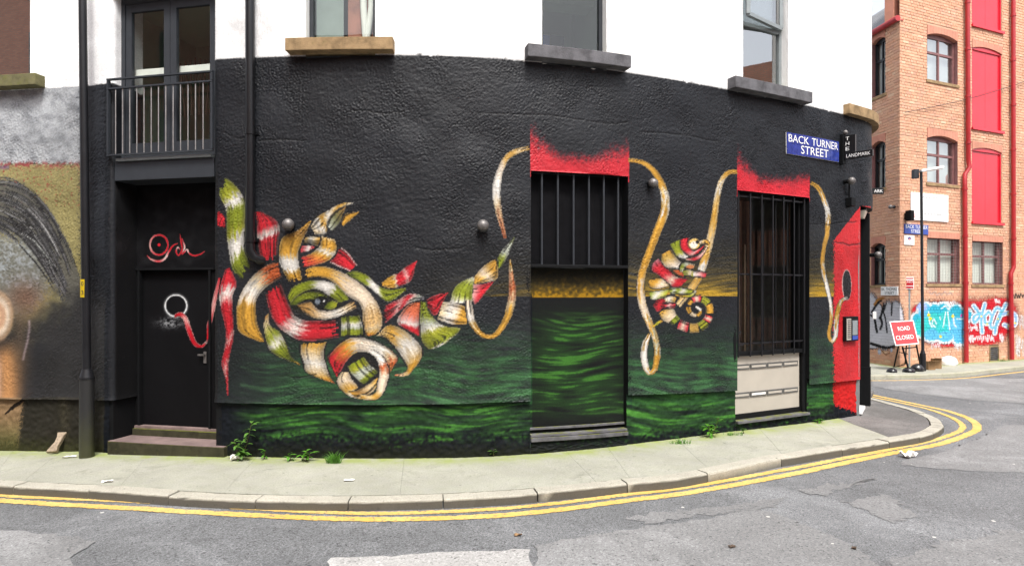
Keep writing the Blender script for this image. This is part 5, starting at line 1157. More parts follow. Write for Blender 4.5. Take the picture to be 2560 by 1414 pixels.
gell(1190, 500, 70, 60, RDg, .3)
lob = [(630, 640, 60, 60), (720, 560, 80, 100), (690, 740, 110, 110), (830, 560, 70, 90), (830, 700, 120, 130), (800, 830, 100, 70), (930, 540, 70, 80), (960, 700, 120, 150), (950, 850, 100, 60), (1080, 580, 80, 100), (1100, 740, 110, 120), (1130, 870, 80, 70), (1190, 600, 80, 70)]
for x, y, rx, ry in lob: gell(x, y, rx + 34, ry + 34, BK, .06)
for x, y, rx, ry in lob: gell(x, y, rx + 26, ry + 26, WH, .06)
for i, (x, y, rx, ry) in enumerate(lob): gell(x, y, rx, ry, (60, 200, 200) if i in (4, 7, 2) else ((96, 190, 232) if i % 3 else CY), .12)
for pts in ([(760, 560), (770, 680), (800, 740)], [(820, 640), (800, 700), (840, 740)], [(820, 640), (850, 700)], [(960, 560), (930, 740)], [(985, 560), (1010, 770)], [(1050, 590), (1060, 700), (1090, 740)], [(1090, 640), (1200, 640)], [(890, 620), (900, 650)], [(910, 520), (960, 490), (990, 530)]): gline(pts, 14, WH, zG)
for x, y in ((760, 595), (1045, 610), (900, 850), (1185, 840), (780, 640)): gell(x, y, 18, 18, (245, 220, 40))
gell(1145, 600, 14, 20, (226, 90, 190)); gell(680, 500, 60, 50, (170, 190, 240), .3)
let = [[(1290, 490), (1360, 600), (1300, 680), (1290, 620), (1370, 570)], [(1420, 470), (1380, 640), (1390, 800)], [(1470, 560), (1420, 610), (1430, 690), (1490, 680), (1500, 600), (1460, 560)], [(1610, 540), (1560, 520), (1500, 640), (1490, 730), (1540, 740), (1590, 640), (1620, 540), (1560, 690), (1540, 810)], [(1670, 470), (1590, 640)], [(1600, 600), (1700, 570), (1780, 600), (1780, 700), (1720, 740), (1650, 710)]]
for p_ in let: gline(p_, 66, (60, 40, 60), zG)
for p_ in let: gline(p_, 58, WH, zG)
for p_ in let: gline(p_, 30, LB, zG)
for p_ in let[:5]: gline(p_, 12, (110, 205, 225), zG)
for x, y in ((1380, 610), (1575, 640), (1695, 575), (1780, 690), (1450, 700), (1700, 725)): gell(x, y, 12, 12, (245, 225, 80))
def scrib(x, y, w, h, c, sw, seed):
    rd = random.Random(seed); pts = [(x + w * i / 9 + rd.uniform(-6, 6), y + (h if i % 2 else 0) + rd.uniform(-h * .3, h * .3)) for i in range(10)]; gline(pts, sw, c, zG, 160)
for x, y, w, h, sw, sd_ in ((1230, 850, 70, 60, 10, 1), (1300, 840, 110, 60, 11, 2), (1430, 840, 100, 60, 10, 3), (1600, 830, 40, 70, 10, 4), (1250, 720, 90, 50, 10, 5), (970, 430, 110, 40, 10, 6), (1540, 410, 60, 50, 10, 7), (1195, 700, 20, 90, 12, 8), (790, 930, 110, 60, 9, 9), (1060, 940, 90, 60, 9, 10), (1780, 820, 90, 240, 12, 11), (1800, 850, 40, 200, 9, 12), (1830, 620, 50, 120, 9, 13)): scrib(x, y, w, h, WH, sw, sd_)
scrib(1760, 350, 130, 40, (40, 40, 44), 12, 14); scrib(760, 330, 280, 30, (206, 196, 196), 8, 15)
# silver piece on the street corner side
sil = [(60, 640, 130, 300), (150, 620, 70, 180), (280, 660, 90, 220), (370, 650, 90, 220), (230, 820, 190, 180), (100, 880, 100, 110)]
for x, y, rx, ry in sil: gell(x, y, rx + 14, ry + 14, (30, 30, 32), .05)
for x, y, rx, ry in sil: gell(x, y, rx, ry, (222, 222, 230), .1)
for p_ in ([(90, 560), (150, 470), (200, 420)], [(80, 600), (120, 640), (150, 800)], [(260, 460), (230, 560), (250, 640), (270, 800)], [(330, 450), (320, 600)], [(190, 620), (210, 700), (190, 760)], [(230, 480), (200, 600), (180, 630)]): gline(p_, 26 if len(p_) == 3 else 16, (28, 28, 30), zG)
gline([(120, 470), (170, 410), (230, 400)], 26, (190, 130, 60), zG); gline([(80, 930), (170, 960), (260, 980), (350, 970)], 34, (28, 28, 30), zG)
gell(180, 1030, 22, 34, (190, 200, 220)); gell(320, 1010, 16, 26, (190, 200, 220)); gline([(190, 990), (250, 1060), (300, 1040)], 12, (150, 100, 60), zG)
GL = lin(np.clip(gp[..., :3], 0, 255)) / 1.25
def graf(p):
    u = 1280 + F * p.x / p.y; v = HZ + (EYE - p.z) * F / p.y; i, j = int(v - GV), int(u - GU)
    if 0 <= i < GH and 0 <= j < GW_: return GL[i, j], gp[i, j, 3]
    return None, 0
BCOL = [(.60, .335, .215), (.58, .30, .185), (.62, .36, .235), (.56, .29, .19), (.62, .385, .255), (.58, .335, .24), (.47, .26, .19), (.66, .49, .34)]
MORT = (.53, .35, .24)
BCOL = [(q[0], q[1] * 1.0, q[2] * 1.0) for q in BCOL]; _bm = np.mean(BCOL, 0); BCOL = [tuple(float(x) for x in np.array(q) * .55 + _bm * .45) for q in BCOL]
def win_rect(face, u0, u1, v0, v1, off=0):
    a0, zt_ = face.px(u0, v0, off); a1, _ = face.px(u1, v0, off); am = (a0 + a1) / 2
    _, zb_2 = face.px((u0 + u1) / 2, v1, off); _, zt2_ = face.px((u0 + u1) / 2, v0, off); return min(a0, a1), max(a0, a1), zb_2, zt2_
wR = [win_rect(FR, 2318, 2394, 96, 206), win_rect(FR, 2318, 2394, 350, 460), win_rect(FR, 2318, 2399, 596, 709), win_rect(FR, 2431, 2507, 604, 711)]
dRr = [win_rect(FR, 2430, 2505, -190, 72), win_rect(FR, 2430, 2505, 128, 325), win_rect(FR, 2430, 2505, 378, 557)]
wLf = [win_rect(FL, 2180, 2213, 104, 240), win_rect(FL, 2180, 2213, 362, 472), win_rect(FL, 2178, 2213, 616, 712)]
vent = win_rect(FR, 2473, 2497, 864, 903)
AR = .16     # depth of the rubbed-brick heads
ops_R = [(a, b, z0, z1 + (AR + .10 if i < 2 else AR)) for i, (a, b, z0, z1) in enumerate(wR)] + [(a, b, z0, z1 + AR + .06) for a, b, z0, z1 in dRr] + [vent]
ops_L = [(a, b, z0, z1 + AR + .10) for a, b, z0, z1 in wLf]
def lay(face, a_end, ztop, ops, seed, inv=False):
    rd = random.Random(seed); out = []; row = 0; z = 0.0
    while z < ztop:
        hdr = row % 4 == 3; L = .1025 if hdr else .215; a = -.0 - (L / 2 if row % 2 else 0) if hdr or row % 2 else 0.0
        while a < a_end:
            x0, x1 = max(a, 0.0), min(a + L, a_end); segs = [(x0, x1)] if x1 - x0 > .02 else []
            for o0_, o1_, zz0, zz1 in ops:
                if z + .065 > zz0 and z < zz1:
                    ns = []
                    for p0, p1 in segs:
                        if p1 <= o0_ or p0 >= o1_: ns.append((p0, p1))
                        else:
                            if o0_ - p0 > .015: ns.append((p0, o0_ - .004))
                            if p1 - o1_ > .015: ns.append((o1_ + .004, p1))
                    segs = ns
            for p0, p1 in segs:
                full = abs(p1 - p0 - L) < 1e-6; cidx = rd.choices(range(8), [5, 5, 4, 3, 3, 3, 1.5, .7])[0]
                out.append((p0, p1, z, z + .065, full, hdr, cidx, rd.gauss(0, .0022)))
            a += L + .0105
        z += .0755; row += 1
    return out
bR, bL = lay(FR, 7.4, 11.5, ops_R, 5), lay(FL, 4.2, 8.80, ops_L, 6)
def in_view(face, b):
    p_ = face.at((b[0] + b[1]) / 2, (b[2] + b[3]) / 2); u = 1280 + F * p_.x / p_.y; v = HZ + (EYE - p_.z) * F / p_.y
    return 2196 < u < 2556 and 8 < v < 900, u, v, p_
cand = []
for face, bl in ((FR, bR), (FL, bL)):
    for i, b in enumerate(bl):
        ok, u, v, p_ = in_view(face, b)
        if ok and b[4] and not b[5]:
            gr = graf(p_ + face.n * .01)[1]; edge_u = (u < 2255 and face is FR)
            if max(graf(face.at(b[0], b[2]))[1], graf(face.at(b[1], b[3]))[1], gr) < .05:
                vd = (Vector((0, 0, EYE)) - p_); cand.append((abs(vd.normalized().dot(face.n)) / vd.length_squared, face is FR, i))
cand.sort(reverse=True); single = {(c[1], c[2]) for c in cand[:300]}
BD = .05
proto = {}
def brick_proto(kx):
    me = bpy.data.meshes.new('brick'); e = .004
    L, H = .215, .065
    vs = [(0, -BD, 0), (L, -BD, 0), (L, -BD, H), (0, -BD, H), (0, -.004, 0), (L, -.004, 0), (L, -.004, H), (0, -.004, H), (e, 0, e), (L - e, 0, e), (L - e, 0, H - e), (e, 0, H - e)]
    fs = [(4, 5, 1, 0), (5, 6, 2, 1), (6, 7, 3, 2), (7, 4, 0, 3), (8, 9, 5, 4), (9, 10, 6, 5), (10, 11, 7, 6), (11, 8, 4, 7), (8, 11, 10, 9)]
    me.from_pydata(vs, [], fs); ca = me.color_attributes.new('Col', 'FLOAT_COLOR', 'POINT')
    for q_ in ca.data: q_.color = (*BCOL[kx], 1)
    me.materials.append(M['brickm']); me.update(); return me
def basis(face):
    X = face.d; Yb = face.n; m_ = Matrix.Identity(4); m_.col[0][:3] = X; m_.col[1][:3] = Yb; m_.col[2][:3] = ZV; return m_
brick_wall = {}
for face, bl, isR in ((FR, bR, True), (FL, bL, False)):
    # mortar bed (grid carries the graffiti too)
    a_end, ztp = (7.4, 11.5) if isR else (4.2, 8.8); aa = np.arange(0, a_end + .04, .04); zz = np.arange(0, ztp + .04, .04); ops = ops_R if isR else ops_L
    Xg = C0.x + face.d.x * aa[None] - face.n.x * .010 + zz[:, None] * 0; Yg = C0.y + face.d.y * aa[None] - face.n.y * .010 + zz[:, None] * 0; Zg = np.broadcast_to(zz[:, None], Xg.shape)
    u_ = 1280 + F * Xg / Yg; v_ = HZ + (EYE - Zg) * F / Yg; i_ = np.clip((v_ - GV).astype(int), 0, GH - 1); j_ = np.clip((u_ - GU).astype(int), 0, GW_ - 1); ins = (v_ > GV) & (v_ < GV + GH) & (u_ > GU) & (u_ < GU + GW_)
    al = np.where(ins, gp[i_, j_, 3], 0)[..., None]; cl = np.array(MORT) * (1 - al) + GL[i_, j_] * al * .85
    am = (aa[:-1] + aa[1:])[None] / 2; zm = (zz[:-1] + zz[1:])[:, None] / 2; kp_ = np.ones((len(zz) - 1, len(aa) - 1), bool)
    for o0_, o1_, z0, z1 in ops: kp_ &= ~((am > o0_ - .0) & (am < o1_ + .0) & (zm > z0) & (zm < z1))
    if not isR: kp_ = kp_
    wallo = grid_mesh('wall', Xg, Yg, Zg, kp_, cl, M['brickm'], BB)[0]
    vs = []; fs = []; cs_ = []
    m0 = basis(face)
    for i, (p0, p1, z0, z1, full, hdr, ci, jo) in enumerate(bl):
        if (isR, i) in single:
            if ci not in proto: proto[ci] = brick_proto(ci)
            o = bpy.data.objects.new('brick', proto[ci]); col.objects.link(o); o.parent = wallo
            mm = m0.copy(); flip = 0
            mm.translation = face.at(p0, z0, jo) - C0; o.matrix_local = mm; continue
        pm = face.at((p0 + p1) / 2, (z0 + z1) / 2); gmax = max(graf(face.at(a_, b_))[1] for a_ in (p0, (p0 + p1) / 2, p1) for b_ in (z0, z1))
        nx_, nz_ = (max(2, int((p1 - p0) / .02)), 3) if gmax > 0 else (1, 1); e = .003; b0 = len(vs); bc = np.array(BCOL[ci])
        if p1 - p0 < .012: continue
        for jz in range(nz_ + 1):
            for jx in range(nx_ + 1):
                q_ = face.at(p0 + e + (p1 - p0 - 2 * e) * jx / nx_, z0 + e + (z1 - z0 - 2 * e) * jz / nz_, jo); vs.append(q_); c_, a_ = graf(q_) if gmax > 0 else (None, 0)
                cs_.append(bc * (1 - a_) + np.asarray(c_) * a_ if a_ > 0 else bc)
        w_ = nx_ + 1
        for jz in range(nz_):
            for jx in range(nx_): fs.append((b0 + jz * w_ + jx, b0 + jz * w_ + jx + 1, b0 + (jz + 1) * w_ + jx + 1, b0 + (jz + 1) * w_ + jx))
        cor = [b0, b0 + nx_, b0 + (nz_ + 1) * w_ - 1, b0 + nz_ * w_]; c0_ = len(vs)
        for (a_, z_) in ((p0, z0), (p1, z0), (p1, z1), (p0, z1)): vs.append(face.at(a_, z_, jo - .016)); cs_.append(cs_[b0])
        for k_ in range(4): fs.append((cor[k_], c0_ + k_, c0_ + (k_ + 1) % 4, cor[(k_ + 1) % 4]))
    me = bpy.data.meshes.new('brickwork'); me.from_pydata([tuple(q_ - C0) for q_ in vs], [], fs); ca = me.color_attributes.new('Col', 'FLOAT_COLOR', 'POINT')
    cc = np.ones((len(vs), 4), np.float32); cc[:, :3] = np.array(cs_); ca.data.foreach_set('color', cc.ravel()); o = link_mesh('brickwork', me, M['brickm'], wallo); o['kind'] = 'stuff'
def voussoirs(face, a0, a1, z1, top, rise, mat='lintel', n_=11):
    am = (a0 + a1) / 2; h = (a1 - a0) / 2
    fz = lambda a: z1 + rise * (1 - ((a - am) / h) ** 2)
    for i in range(n_):
        x0, x1 = a0 + (a1 - a0) * i / n_ + .002, a0 + (a1 - a0) * (i + 1) / n_ - .002; mb = MB()
        q = [(x0, .012), (x1, .012), (x1, -.12), (x0, -.12)]
        mb.hexa([face.at(a, fz(a), o) for a, o in q] + [face.at(a, top, o) for a, o in q]); mb.build('voussoir', M[mat], BB)
def bwindow(face, r, frame, arch=.07, panes=(2, 2), glassm='glass2', room_=True, top=None, mesh=False, split_z=.66):
    a0, a1, z0, z1 = r; fz = z1 + (arch if arch else 0)
    if top: voussoirs(face, a0, a1, z1, top, arch)
    mb = MB(); o0_, o1_ = -.16, -.10; f = .05
    face.box(mb, a0, a0 + f, z0, fz, o0_, o1_); face.box(mb, a1 - f, a1, z0, fz, o0_, o1_); face.box(mb, a0 + f, a1 - f, z0, z0 + f, o0_, o1_ - .002); face.box(mb, a0 + f, a1 - f, z1 - f * .4, fz, o0_, o1_ - .002)
    w = mb.build('window', M[frame], BB); zs_ = z0 + (z1 - z0) * split_z; mid_ = (a0 + a1) / 2
    mb = MB(); face.box(mb, a0 + f, a1 - f, zs_ - .03, zs_ + .03, o0_, o1_ - .004); mb.build('transom', M[frame], w)
    mb = MB(); face.box(mb, mid_ - .025, mid_ + .025, z0 + f, zs_ - .03, o0_, o1_ - .006); face.box(mb, mid_ - .025, mid_ + .025, zs_ + .03, z1 - f * .4, o0_, o1_ - .006); mb.build('mullion', M[frame], w)
    for x0, x1, y0, y1 in ((a0 + f, mid_ - .025, z0 + f, zs_ - .03), (mid_ + .025, a1 - f, z0 + f, zs_ - .03), (a0 + f, mid_ - .025, zs_ + .03, z1 - f * .4), (mid_ + .025, a1 - f, zs_ + .03, z1 - f * .4)):
        mb = MB(); mb.quad(face.at(x0, y0, -.13), face.at(x1, y0, -.13), face.at(x1, y1, -.13), face.at(x0, y1, -.13)); mb.build('pane', M[glassm], w)
    mb = MB(); face.box(mb, a0 - .05, a1 + .05, z0 - .075, z0 - .002, -.14, .025); mb.build('window_sill', M['sill_tan'], w)
    mb = MB(); mb.quad(face.at(a0, z0, -.22), face.at(a1, z0, -.22), face.at(a1, fz, -.22), face.at(a0, fz, -.22)); mb.build('blind', M['room_white'], w)
    mb = MB()
    for (xa, za), (xb, zb2) in (((a0, z0), (a0, fz)), ((a1, z0), (a1, fz)), ((a0, z0), (a1, z0)), ((a0, fz), (a1, fz))): mb.quad(face.at(xa, za, .0), face.at(xb, zb2, .0), face.at(xb, zb2, -.22), face.at(xa, za, -.22))
    mb.build('reveal', M['wood_frame'], w)
    if mesh:
        mb = MB()
        for i in range(1, 12):
            x = a0 + (a1 - a0) * i / 12; mb.bar(face.at(x, z0, -.02), face.at(x, fz, -.02), .004, .004)
        for i in range(1, 15):
            z_ = z0 + (fz - z0) * i / 15; mb.bar(face.at(a0, z_, -.02), face.at(a1, z_, -.02), .004, .004)
        mb.build('wire_mesh', M['steel'], w)
bwindow(FR, wR[0], 'wood_frame', .10, top=wR[0][3] + AR + .10); bwindow(FR, wR[1], 'wood_frame', .10, top=wR[1][3] + AR + .10)
bwindow(FR, wR[2], 'wood_frame', .0, top=wR[2][3] + AR, mesh=True, glassm='glass'); bwindow(FR, wR[3], 'wood_frame', .0, top=wR[3][3] + AR, mesh=True, glassm='glass')
for r_ in wLf: bwindow(FL, r_, 'post', .09, top=r_[3] + AR + .10, glassm='glass')
for a0, a1, z0, z1 in dRr:
    voussoirs(FR, a0, a1, z1, z1 + AR + .06, .08)
    mb = MB(); mid_ = (a0 + a1) / 2; f = .045
    FR.box(mb, a0, a0 + f, z0, z1 + .07, -.12, -.02); FR.box(mb, a1 - f, a1, z0, z1 + .07, -.12, -.02); FR.box(mb, a0 + f, a1 - f, z1 - .03, z1 + .075, -.12, -.022); dr_ = mb.build('loading_door', M['redpaint'], BB)
    for x0, x1 in ((a0 + f + .003, mid_ - .004), (mid_ + .004, a1 - f - .003)):
        mb = MB(); FR.box(mb, x0, x1, z0 + .02, z1 - .035, -.10, -.055); mb.build('door_leaf', M['redpaint'], dr_)
    mb = MB(); FR.box(mb, a0 - .03, a1 + .05, z0 - .05, z0 + .015, -.1, .05); mb.build('door_sill', M['redpaint'], dr_)
mb = MB(); FR.box(mb, 7.402, 34, -.1, 11.5, -9, -.006); mb.build('wall', M['brick_plain'], BB)
# pipes
def fpipe(pxs, r=.055, name='drainpipe', zend=None):
    pts = []
    for u, v in pxs: a, z_ = FR.px(u, v, .09); pts.append(FR.at(a, z_, .09))
    mb = MB(); mb.tube(pts, r, 12); o = mb.build(name, M['redpipe'], BB); 
    for i in range(8):
        z_ = .9 + i * 1.25; 
        seg = [(pts[j], pts[j + 1]) for j in range(len(pts) - 1) if min(pts[j].z, pts[j + 1].z) <= z_ <= max(pts[j].z, pts[j + 1].z)]
        if seg:
            p_, q_ = seg[0]; f = (z_ - p_.z) / (q_.z - p_.z + 1e-9); c = p_.lerp(q_, f); mb = MB(); mb.tube([c - ZV * .03, c + ZV * .03], r * 1.25, 12); mb.build('pipe_collar', M['redpipe'], o)
fpipe([(2418, -160), (2421, 400), (2424, 418), (2412, 436), (2412, 470), (2416, 905)]); fpipe([(2533, -160), (2534, 660), (2534, 668), (2527, 684), (2527, 700), (2530, 898)])
# vent
VT = empty('air_vent', FR.at((vent[0] + vent[1]) / 2, vent[2]), parent=BB); mb = MB(); a0, a1, z0, z1 = vent
for q in ((a0, a0 + .03, z0, z1), (a1 - .03, a1, z0, z1), (a0 + .03, a1 - .03, z0, z0 + .03), (a0 + .03, a1 - .03, z1 - .03, z1)): FR.box(mb, *q, -.05, .012)
FR.box(mb, a0, a1, z0, z1, -.08, -.06); mb.build('vent_frame', M['sill_tan'], VT)
for i in range(7):
    z_ = z0 + .05 + (z1 - z0 - .1) * i / 6; mb = MB(); FR.box(mb, a0 + .03, a1 - .03, z_ - .014, z_ + .012, -.04, 0); mb.build('slat', M['sill_grey'], VT)
# gutter and slates over the left face
zgut = EYE + (HZ - 45) / F * 16.2; mb = MB(); mb.tube([FL.at(-.03, zgut - .02, .08), FL.at(4.3, zgut - .02, .08)], .075, 10); mb.build('gutter', M['redpipe'], BB)
mb = MB(); FL.box(mb, 0.0, 4.2, 8.80, zgut - .06, -.1, .012); mb.build('fascia', M['redpipe'], BB)
RF = empty('slate_roof', FL.at(0, zgut), parent=BB); nin = -nL
for r_ in range(9):
    for c_ in range(10):
        a0 = .25 + c_ * .42 + (.21 if r_ % 2 else 0); p0 = FL.at(a0, zgut + .03 + r_ * .17, .04) + nin * (r_ * .2); up_ = (nin * .28 + ZV * .24)
        mb = MB(); w_ = FL.d * .412; tz = (ZV * .78 - nin * .65).normalized() * .012; mb.hexa([p0, p0 + w_, p0 + w_ + up_, p0 + up_, p0 + tz, p0 + w_ + tz, p0 + w_ + up_ + tz * .3, p0 + up_ + tz * .3]); mb.build('slate', M['slate'], RF)
mb = MB(); mb.hexa([FL.at(a, zgut - .05, .03) + q for q in (Vector((0, 0, 0)), nin * 2.1 + ZV * 1.8) for a in (.25, 4.3)][:2] + [FL.at(4.3, zgut - .05, .03) + nin * 2.1 + ZV * 1.8, FL.at(.25, zgut - .05, .03) + nin * 2.1 + ZV * 1.8] + [FL.at(.25, zgut + .02, .0), FL.at(4.3, zgut + .02, .0), FL.at(4.3, zgut + .02, .0) + nin * 2.1 + ZV * 1.8, FL.at(.25, zgut + .02, .0) + nin * 2.1 + ZV * 1.8]); mb.build('roof_deck', M['slate'], RF)
mb = MB(); FR.box(mb, .004, 7.4, 8.80, 11.5, -.42, -.18); mb.build('parapet', M['lintel'], BB)

# things on and around the warehouse
def fsign(face, name, u0, u1, v0, v1, mat, label, cat_, th=.03):
    a0, a1, z0, z1 = win_rect(face, u0, u1, v0, v1, .03); o = empty(name, face.at((a0 + a1) / 2, z0, 0), label, cat_); mb = MB(); face.box(mb, a0, a1, z0, z1, .004, th); mb.build('plate', M[mat], o, .003); return o, a0, a1, z0, z1
def ftext(face, o, body, x0, x1, y0, y1, box, mat, th=.0325):
    a0, a1, z0, z1 = box; X = face.d if face is FR else -face.d
    st_ = a0 + (a1 - a0) * x0 if face is FR else a1 - (a1 - a0) * x0
    return text('lettering', body, M[mat], o, face.at(st_, z0 + (z1 - z0) * y0, th), X, ZV, (a1 - a0) * (x1 - x0), (z1 - z0) * (y1 - y0))
o, *b4 = fsign(FR, 'sign_board', 2278, 2371, 484, 552, 'signwhite', 'large white sign board with faded lettering high on the brick wall', 'sign')
ftext(FR, o, 'CLARK BROS', .14, .88, .80, .90, b4, 'greytext'); ftext(FR, o, '834 5880', .34, .88, .20, .30, b4, 'greytext'); mb = MB(); a0, a1, z0, z1 = b4
FR.box(mb, a0 + .07 * (a1 - a0), a0 + .085 * (a1 - a0), z0 + .09 * (z1 - z0), z0 + .24 * (z1 - z0), .031, .033); FR.box(mb, a0 + .085 * (a1 - a0), a0 + .24 * (a1 - a0), z0 + .09 * (z1 - z0), z0 + .11 * (z1 - z0), .031, .033); mb.build('arrow_mark', M['redtext'], o)
o, *b4 = fsign(FR, 'street_name_plate', 2262, 2321, 561, 585, 'blue_sign', 'small blue street plate reading BACK TURNER STREET on orange brick', 'street sign')
ftext(FR, o, 'BACK TURNER', .04, .96, .56, .92, b4, 'signwhite'); ftext(FR, o, 'STREET', .26, .76, .1, .46, b4, 'signwhite')
o, *b4 = fsign(FR, 'notice_plate', 2262, 2287, 588, 612, 'signwhite', 'small white notice with blue and red emblem below the blue street plate', 'notice', .022)
a0, a1, z0, z1 = b4; cx = (a0 + a1) / 2; mb = MB(); zc_ = z0 + (z1 - z0) * .66
mb.add([FR.at(cx + x * .075, zc_ + y * .075, .0245) for x, y in ((-1.1, .1), (-.5, .45), (-.3, .3), (0, .8), (.3, .3), (.5, .45), (1.1, .1), (.6, -.3), (.3, -.5), (-.3, -.5), (-.6, -.3))], [tuple(range(11))]); mb.build('emblem', M['bluetext'], o)
mb = MB(); mb.add([FR.at(cx + x * .035, zc_ - .012 + y * .03, .0265) for x, y in ((-1, .6), (1, .6), (.8, -.8), (-.8, -.8))], [(0, 1, 2, 3)]); mb.build('emblem_centre', M['redtext'], o)
o, *b4 = fsign(FL, 'street_name_plate', 2202, 2244, 716, 738, 'signwhite', 'white street plate reading BK. THOMAS STREET above silver graffiti', 'street sign')
ftext(FL, o, 'BK. THOMAS', .05, .95, .55, .88, b4, 'darktext'); ftext(FL, o, 'STREET', .25, .80, .12, .42, b4, 'darktext')
a_, z_ = FR.px(2272, 538, .1); o = empty('wall_light', FR.at(a_, z_), 'black box floodlight beside the white sign board', 'light'); mb = MB(); FR.box(mb, a_ - .07, a_ + .07, z_ - .14, z_ + .12, .05, .2); mb.build('housing', M['black'], o, .02); mb = MB(); FR.box(mb, a_ - .03, a_ + .03, z_ - .1, z_ + .06, .0, .055); mb.build('bracket', M['black'], o)
a_, z_ = FL.px(2231, 517, .06); o = empty('wall_light', FL.at(a_, z_), 'small grey round light on the side of the brick warehouse', 'light'); mb = MB(); mb.tube([FL.at(a_, z_, 0), FL.at(a_, z_, .08)], .04, 10); mb.build('mount', M['grey'], o); mb = MB(); mb.ball(FL.at(a_, z_, .11), .055, 12, 8); mb.build('globe', M['domesteel'], o)
a_, z_ = FR.px(2262, 281, .05); a2, z2 = FR.px(2600, 190, .05); mb = MB(); mb.tube([FR.at(a_ + (a2 - a_) * t_, z_ + (z2 - z_) * t_ - .1 * math.sin(t_ * math.pi), .05) for t_ in np.linspace(0, 1, 12)], .008, 5); tag(mb.build('cable', M['grey']), 'thin cable strung across the brick wall', 'cable')
def at_px(u, v, dz=0.0): return PG(u, v, dz)
# sign projecting from the dark corner further away
# road closed sign
S0 = at_px(2268, 938, RD); RCS = empty('road_closed_sign', S0, 'red and white ROAD CLOSED sign on black folding frame', 'road sign')
Yt, Yb = S0.y + .25, S0.y + .02
cor = [P(2238.5, 863.7, Yb), P(2298, 858.4, Yb), P(2283.5, 800, Yt), P(2223.7, 803.2, Yt)]
ex = (cor[1] - cor[0]).normalized(); ez = (cor[3] - cor[0]).normalized(); en = ex.cross(ez).normalized(); bw, bh = (cor[1] - cor[0]).length, (cor[3] - cor[0]).length
if en.y > 0: en = -en
def sheet(name, mat, inset, o_, th, par):
    mb = MB(); q = [cor[0] + ex * inset + ez * inset, cor[1] - ex * inset + ez * inset, cor[2] - ex * inset - ez * inset, cor[3] + ex * inset - ez * inset]
    mb.hexa([p_ + en * (o_ - th) for p_ in q] + [p_ + en * o_ for p_ in q]); return mb.build(name, M[mat], par)
sheet('board', 'signwhite', 0, 0, .012, RCS); sheet('red_field', 'signred', .022, .003, .002, RCS)
text('lettering', 'ROAD', M['signwhite'], RCS, cor[0] + ex * bw * .27 + ez * bh * .58 + en * .006, ex, ez, bw * .5, bh * .17); text('lettering', 'CLOSED', M['signwhite'], RCS, cor[0] + ex * bw * .10 + ez * bh * .22 + en * .006, ex, ez, bw * .74, bh * .17)
for a_, b_2 in ((P(2256, 866, Yb), at_px(2276, 940, RD)), (P(2291, 862, Yb), at_px(2304, 930, RD)), (P(2246, 866, Yb + .1), at_px(2233, 925, RD)), (P(2266, 864, Yb + .1), at_px(2262, 922, RD))):
    mb = MB(); mb.bar(a_, b_2, .03, .03); mb.build('leg', M['black'], RCS)
mb = MB(); mb.bar(P(2248, 880, Yb + .05), P(2270, 884, Yb + .02), .02, .02); mb.bar(P(2238, 917, Yb + .3), P(2262, 910, Yb + .2), .02, .02); mb.bar(P(2255, 871, Yb), P(2291, 867, Yb), .025, .025); mb.build('brace', M['black'], RCS)
def bag(u, v, sx_, sy_, sz_, mat, label, cat_, grp, seed, knot=True, name='bin_bag'):
    c = at_px(u, v, RD); c = c + Vector((0, sy_ * .4, 0)); o = empty(name, c, label, cat_, grp); mb = MB(); mb.ball(c + ZV * sz_ * .92, 1, 18, 12, (sx_, sy_, sz_), .14, seed); mb.build('sack', M[mat], o)
    if knot: mb = MB(); mb.tube([c + ZV * sz_ * 1.75, c + ZV * sz_ * 1.95 + Vector((.02, 0, 0)), c + ZV * sz_ * 2.1 + Vector((.05, 0, 0))], [.03, .02, .045], 8); mb.build('knot', M[mat], o)
    return o
bag(2233, 940, .12, .12, .10, 'binbag', 'small black sandbag at the left foot of the road closed sign', 'sandbag', 'black sandbags by the sign', 1, False, 'sandbag'); bag(2276, 940, .14, .13, .11, 'binbag', 'black sandbag behind the front leg of the road closed sign', 'sandbag', 'black sandbags by the sign', 2, False, 'sandbag'); bag(2297, 937, .15, .14, .14, 'binbag', 'black sandbag beside the lamp post foot', 'sandbag', 'black sandbags by the sign', 3, False, 'sandbag')
# pavement of the warehouse
EDGE = [(2110, 938), (2181, 938), (2240, 937.5), (2308, 936), (2372, 933.5), (2425, 929.5), (2478, 923.5), (2560, 915), (2700, 902)]
ep = np.array([PG(*q)[:2] for q in EDGE]); epath = cat(ep, 60); PV2 = struct(empty('pavement', (12, 15.5, 0)))
wall_side = []
for q in epath:
    # nearest point on the faces, going away from camera
    p_ = Vector((q[0], q[1], 0)); a_ = (p_ - C0).dot(dR); wall_side.append(np.array((C0 + dR * a_ - nR * .05)[:2]) if a_ > 0 else np.array((C0 + dL * max(0, (p_ - C0).dot(dL)) - nL * .05 + dL * max(0.0, -a_ * 1.2))[:2]))
edir = np.gradient(epath, axis=0); edir /= np.hypot(*edir.T)[:, None]; enr = np.stack([-edir[:, 1], edir[:, 0]], -1)
bk_ = 0
for i0_, i1_ in ((0, 20), (20, 40), (40, 59)): bay([wall_side[i] for i in range(i0_, i1_ + 1)], [epath[i] + enr[i] * .13 for i in range(i0_, i1_ + 1)], 'concrete', PV2)
K2 = struct(empty('kerb', (12, 15, 0)))
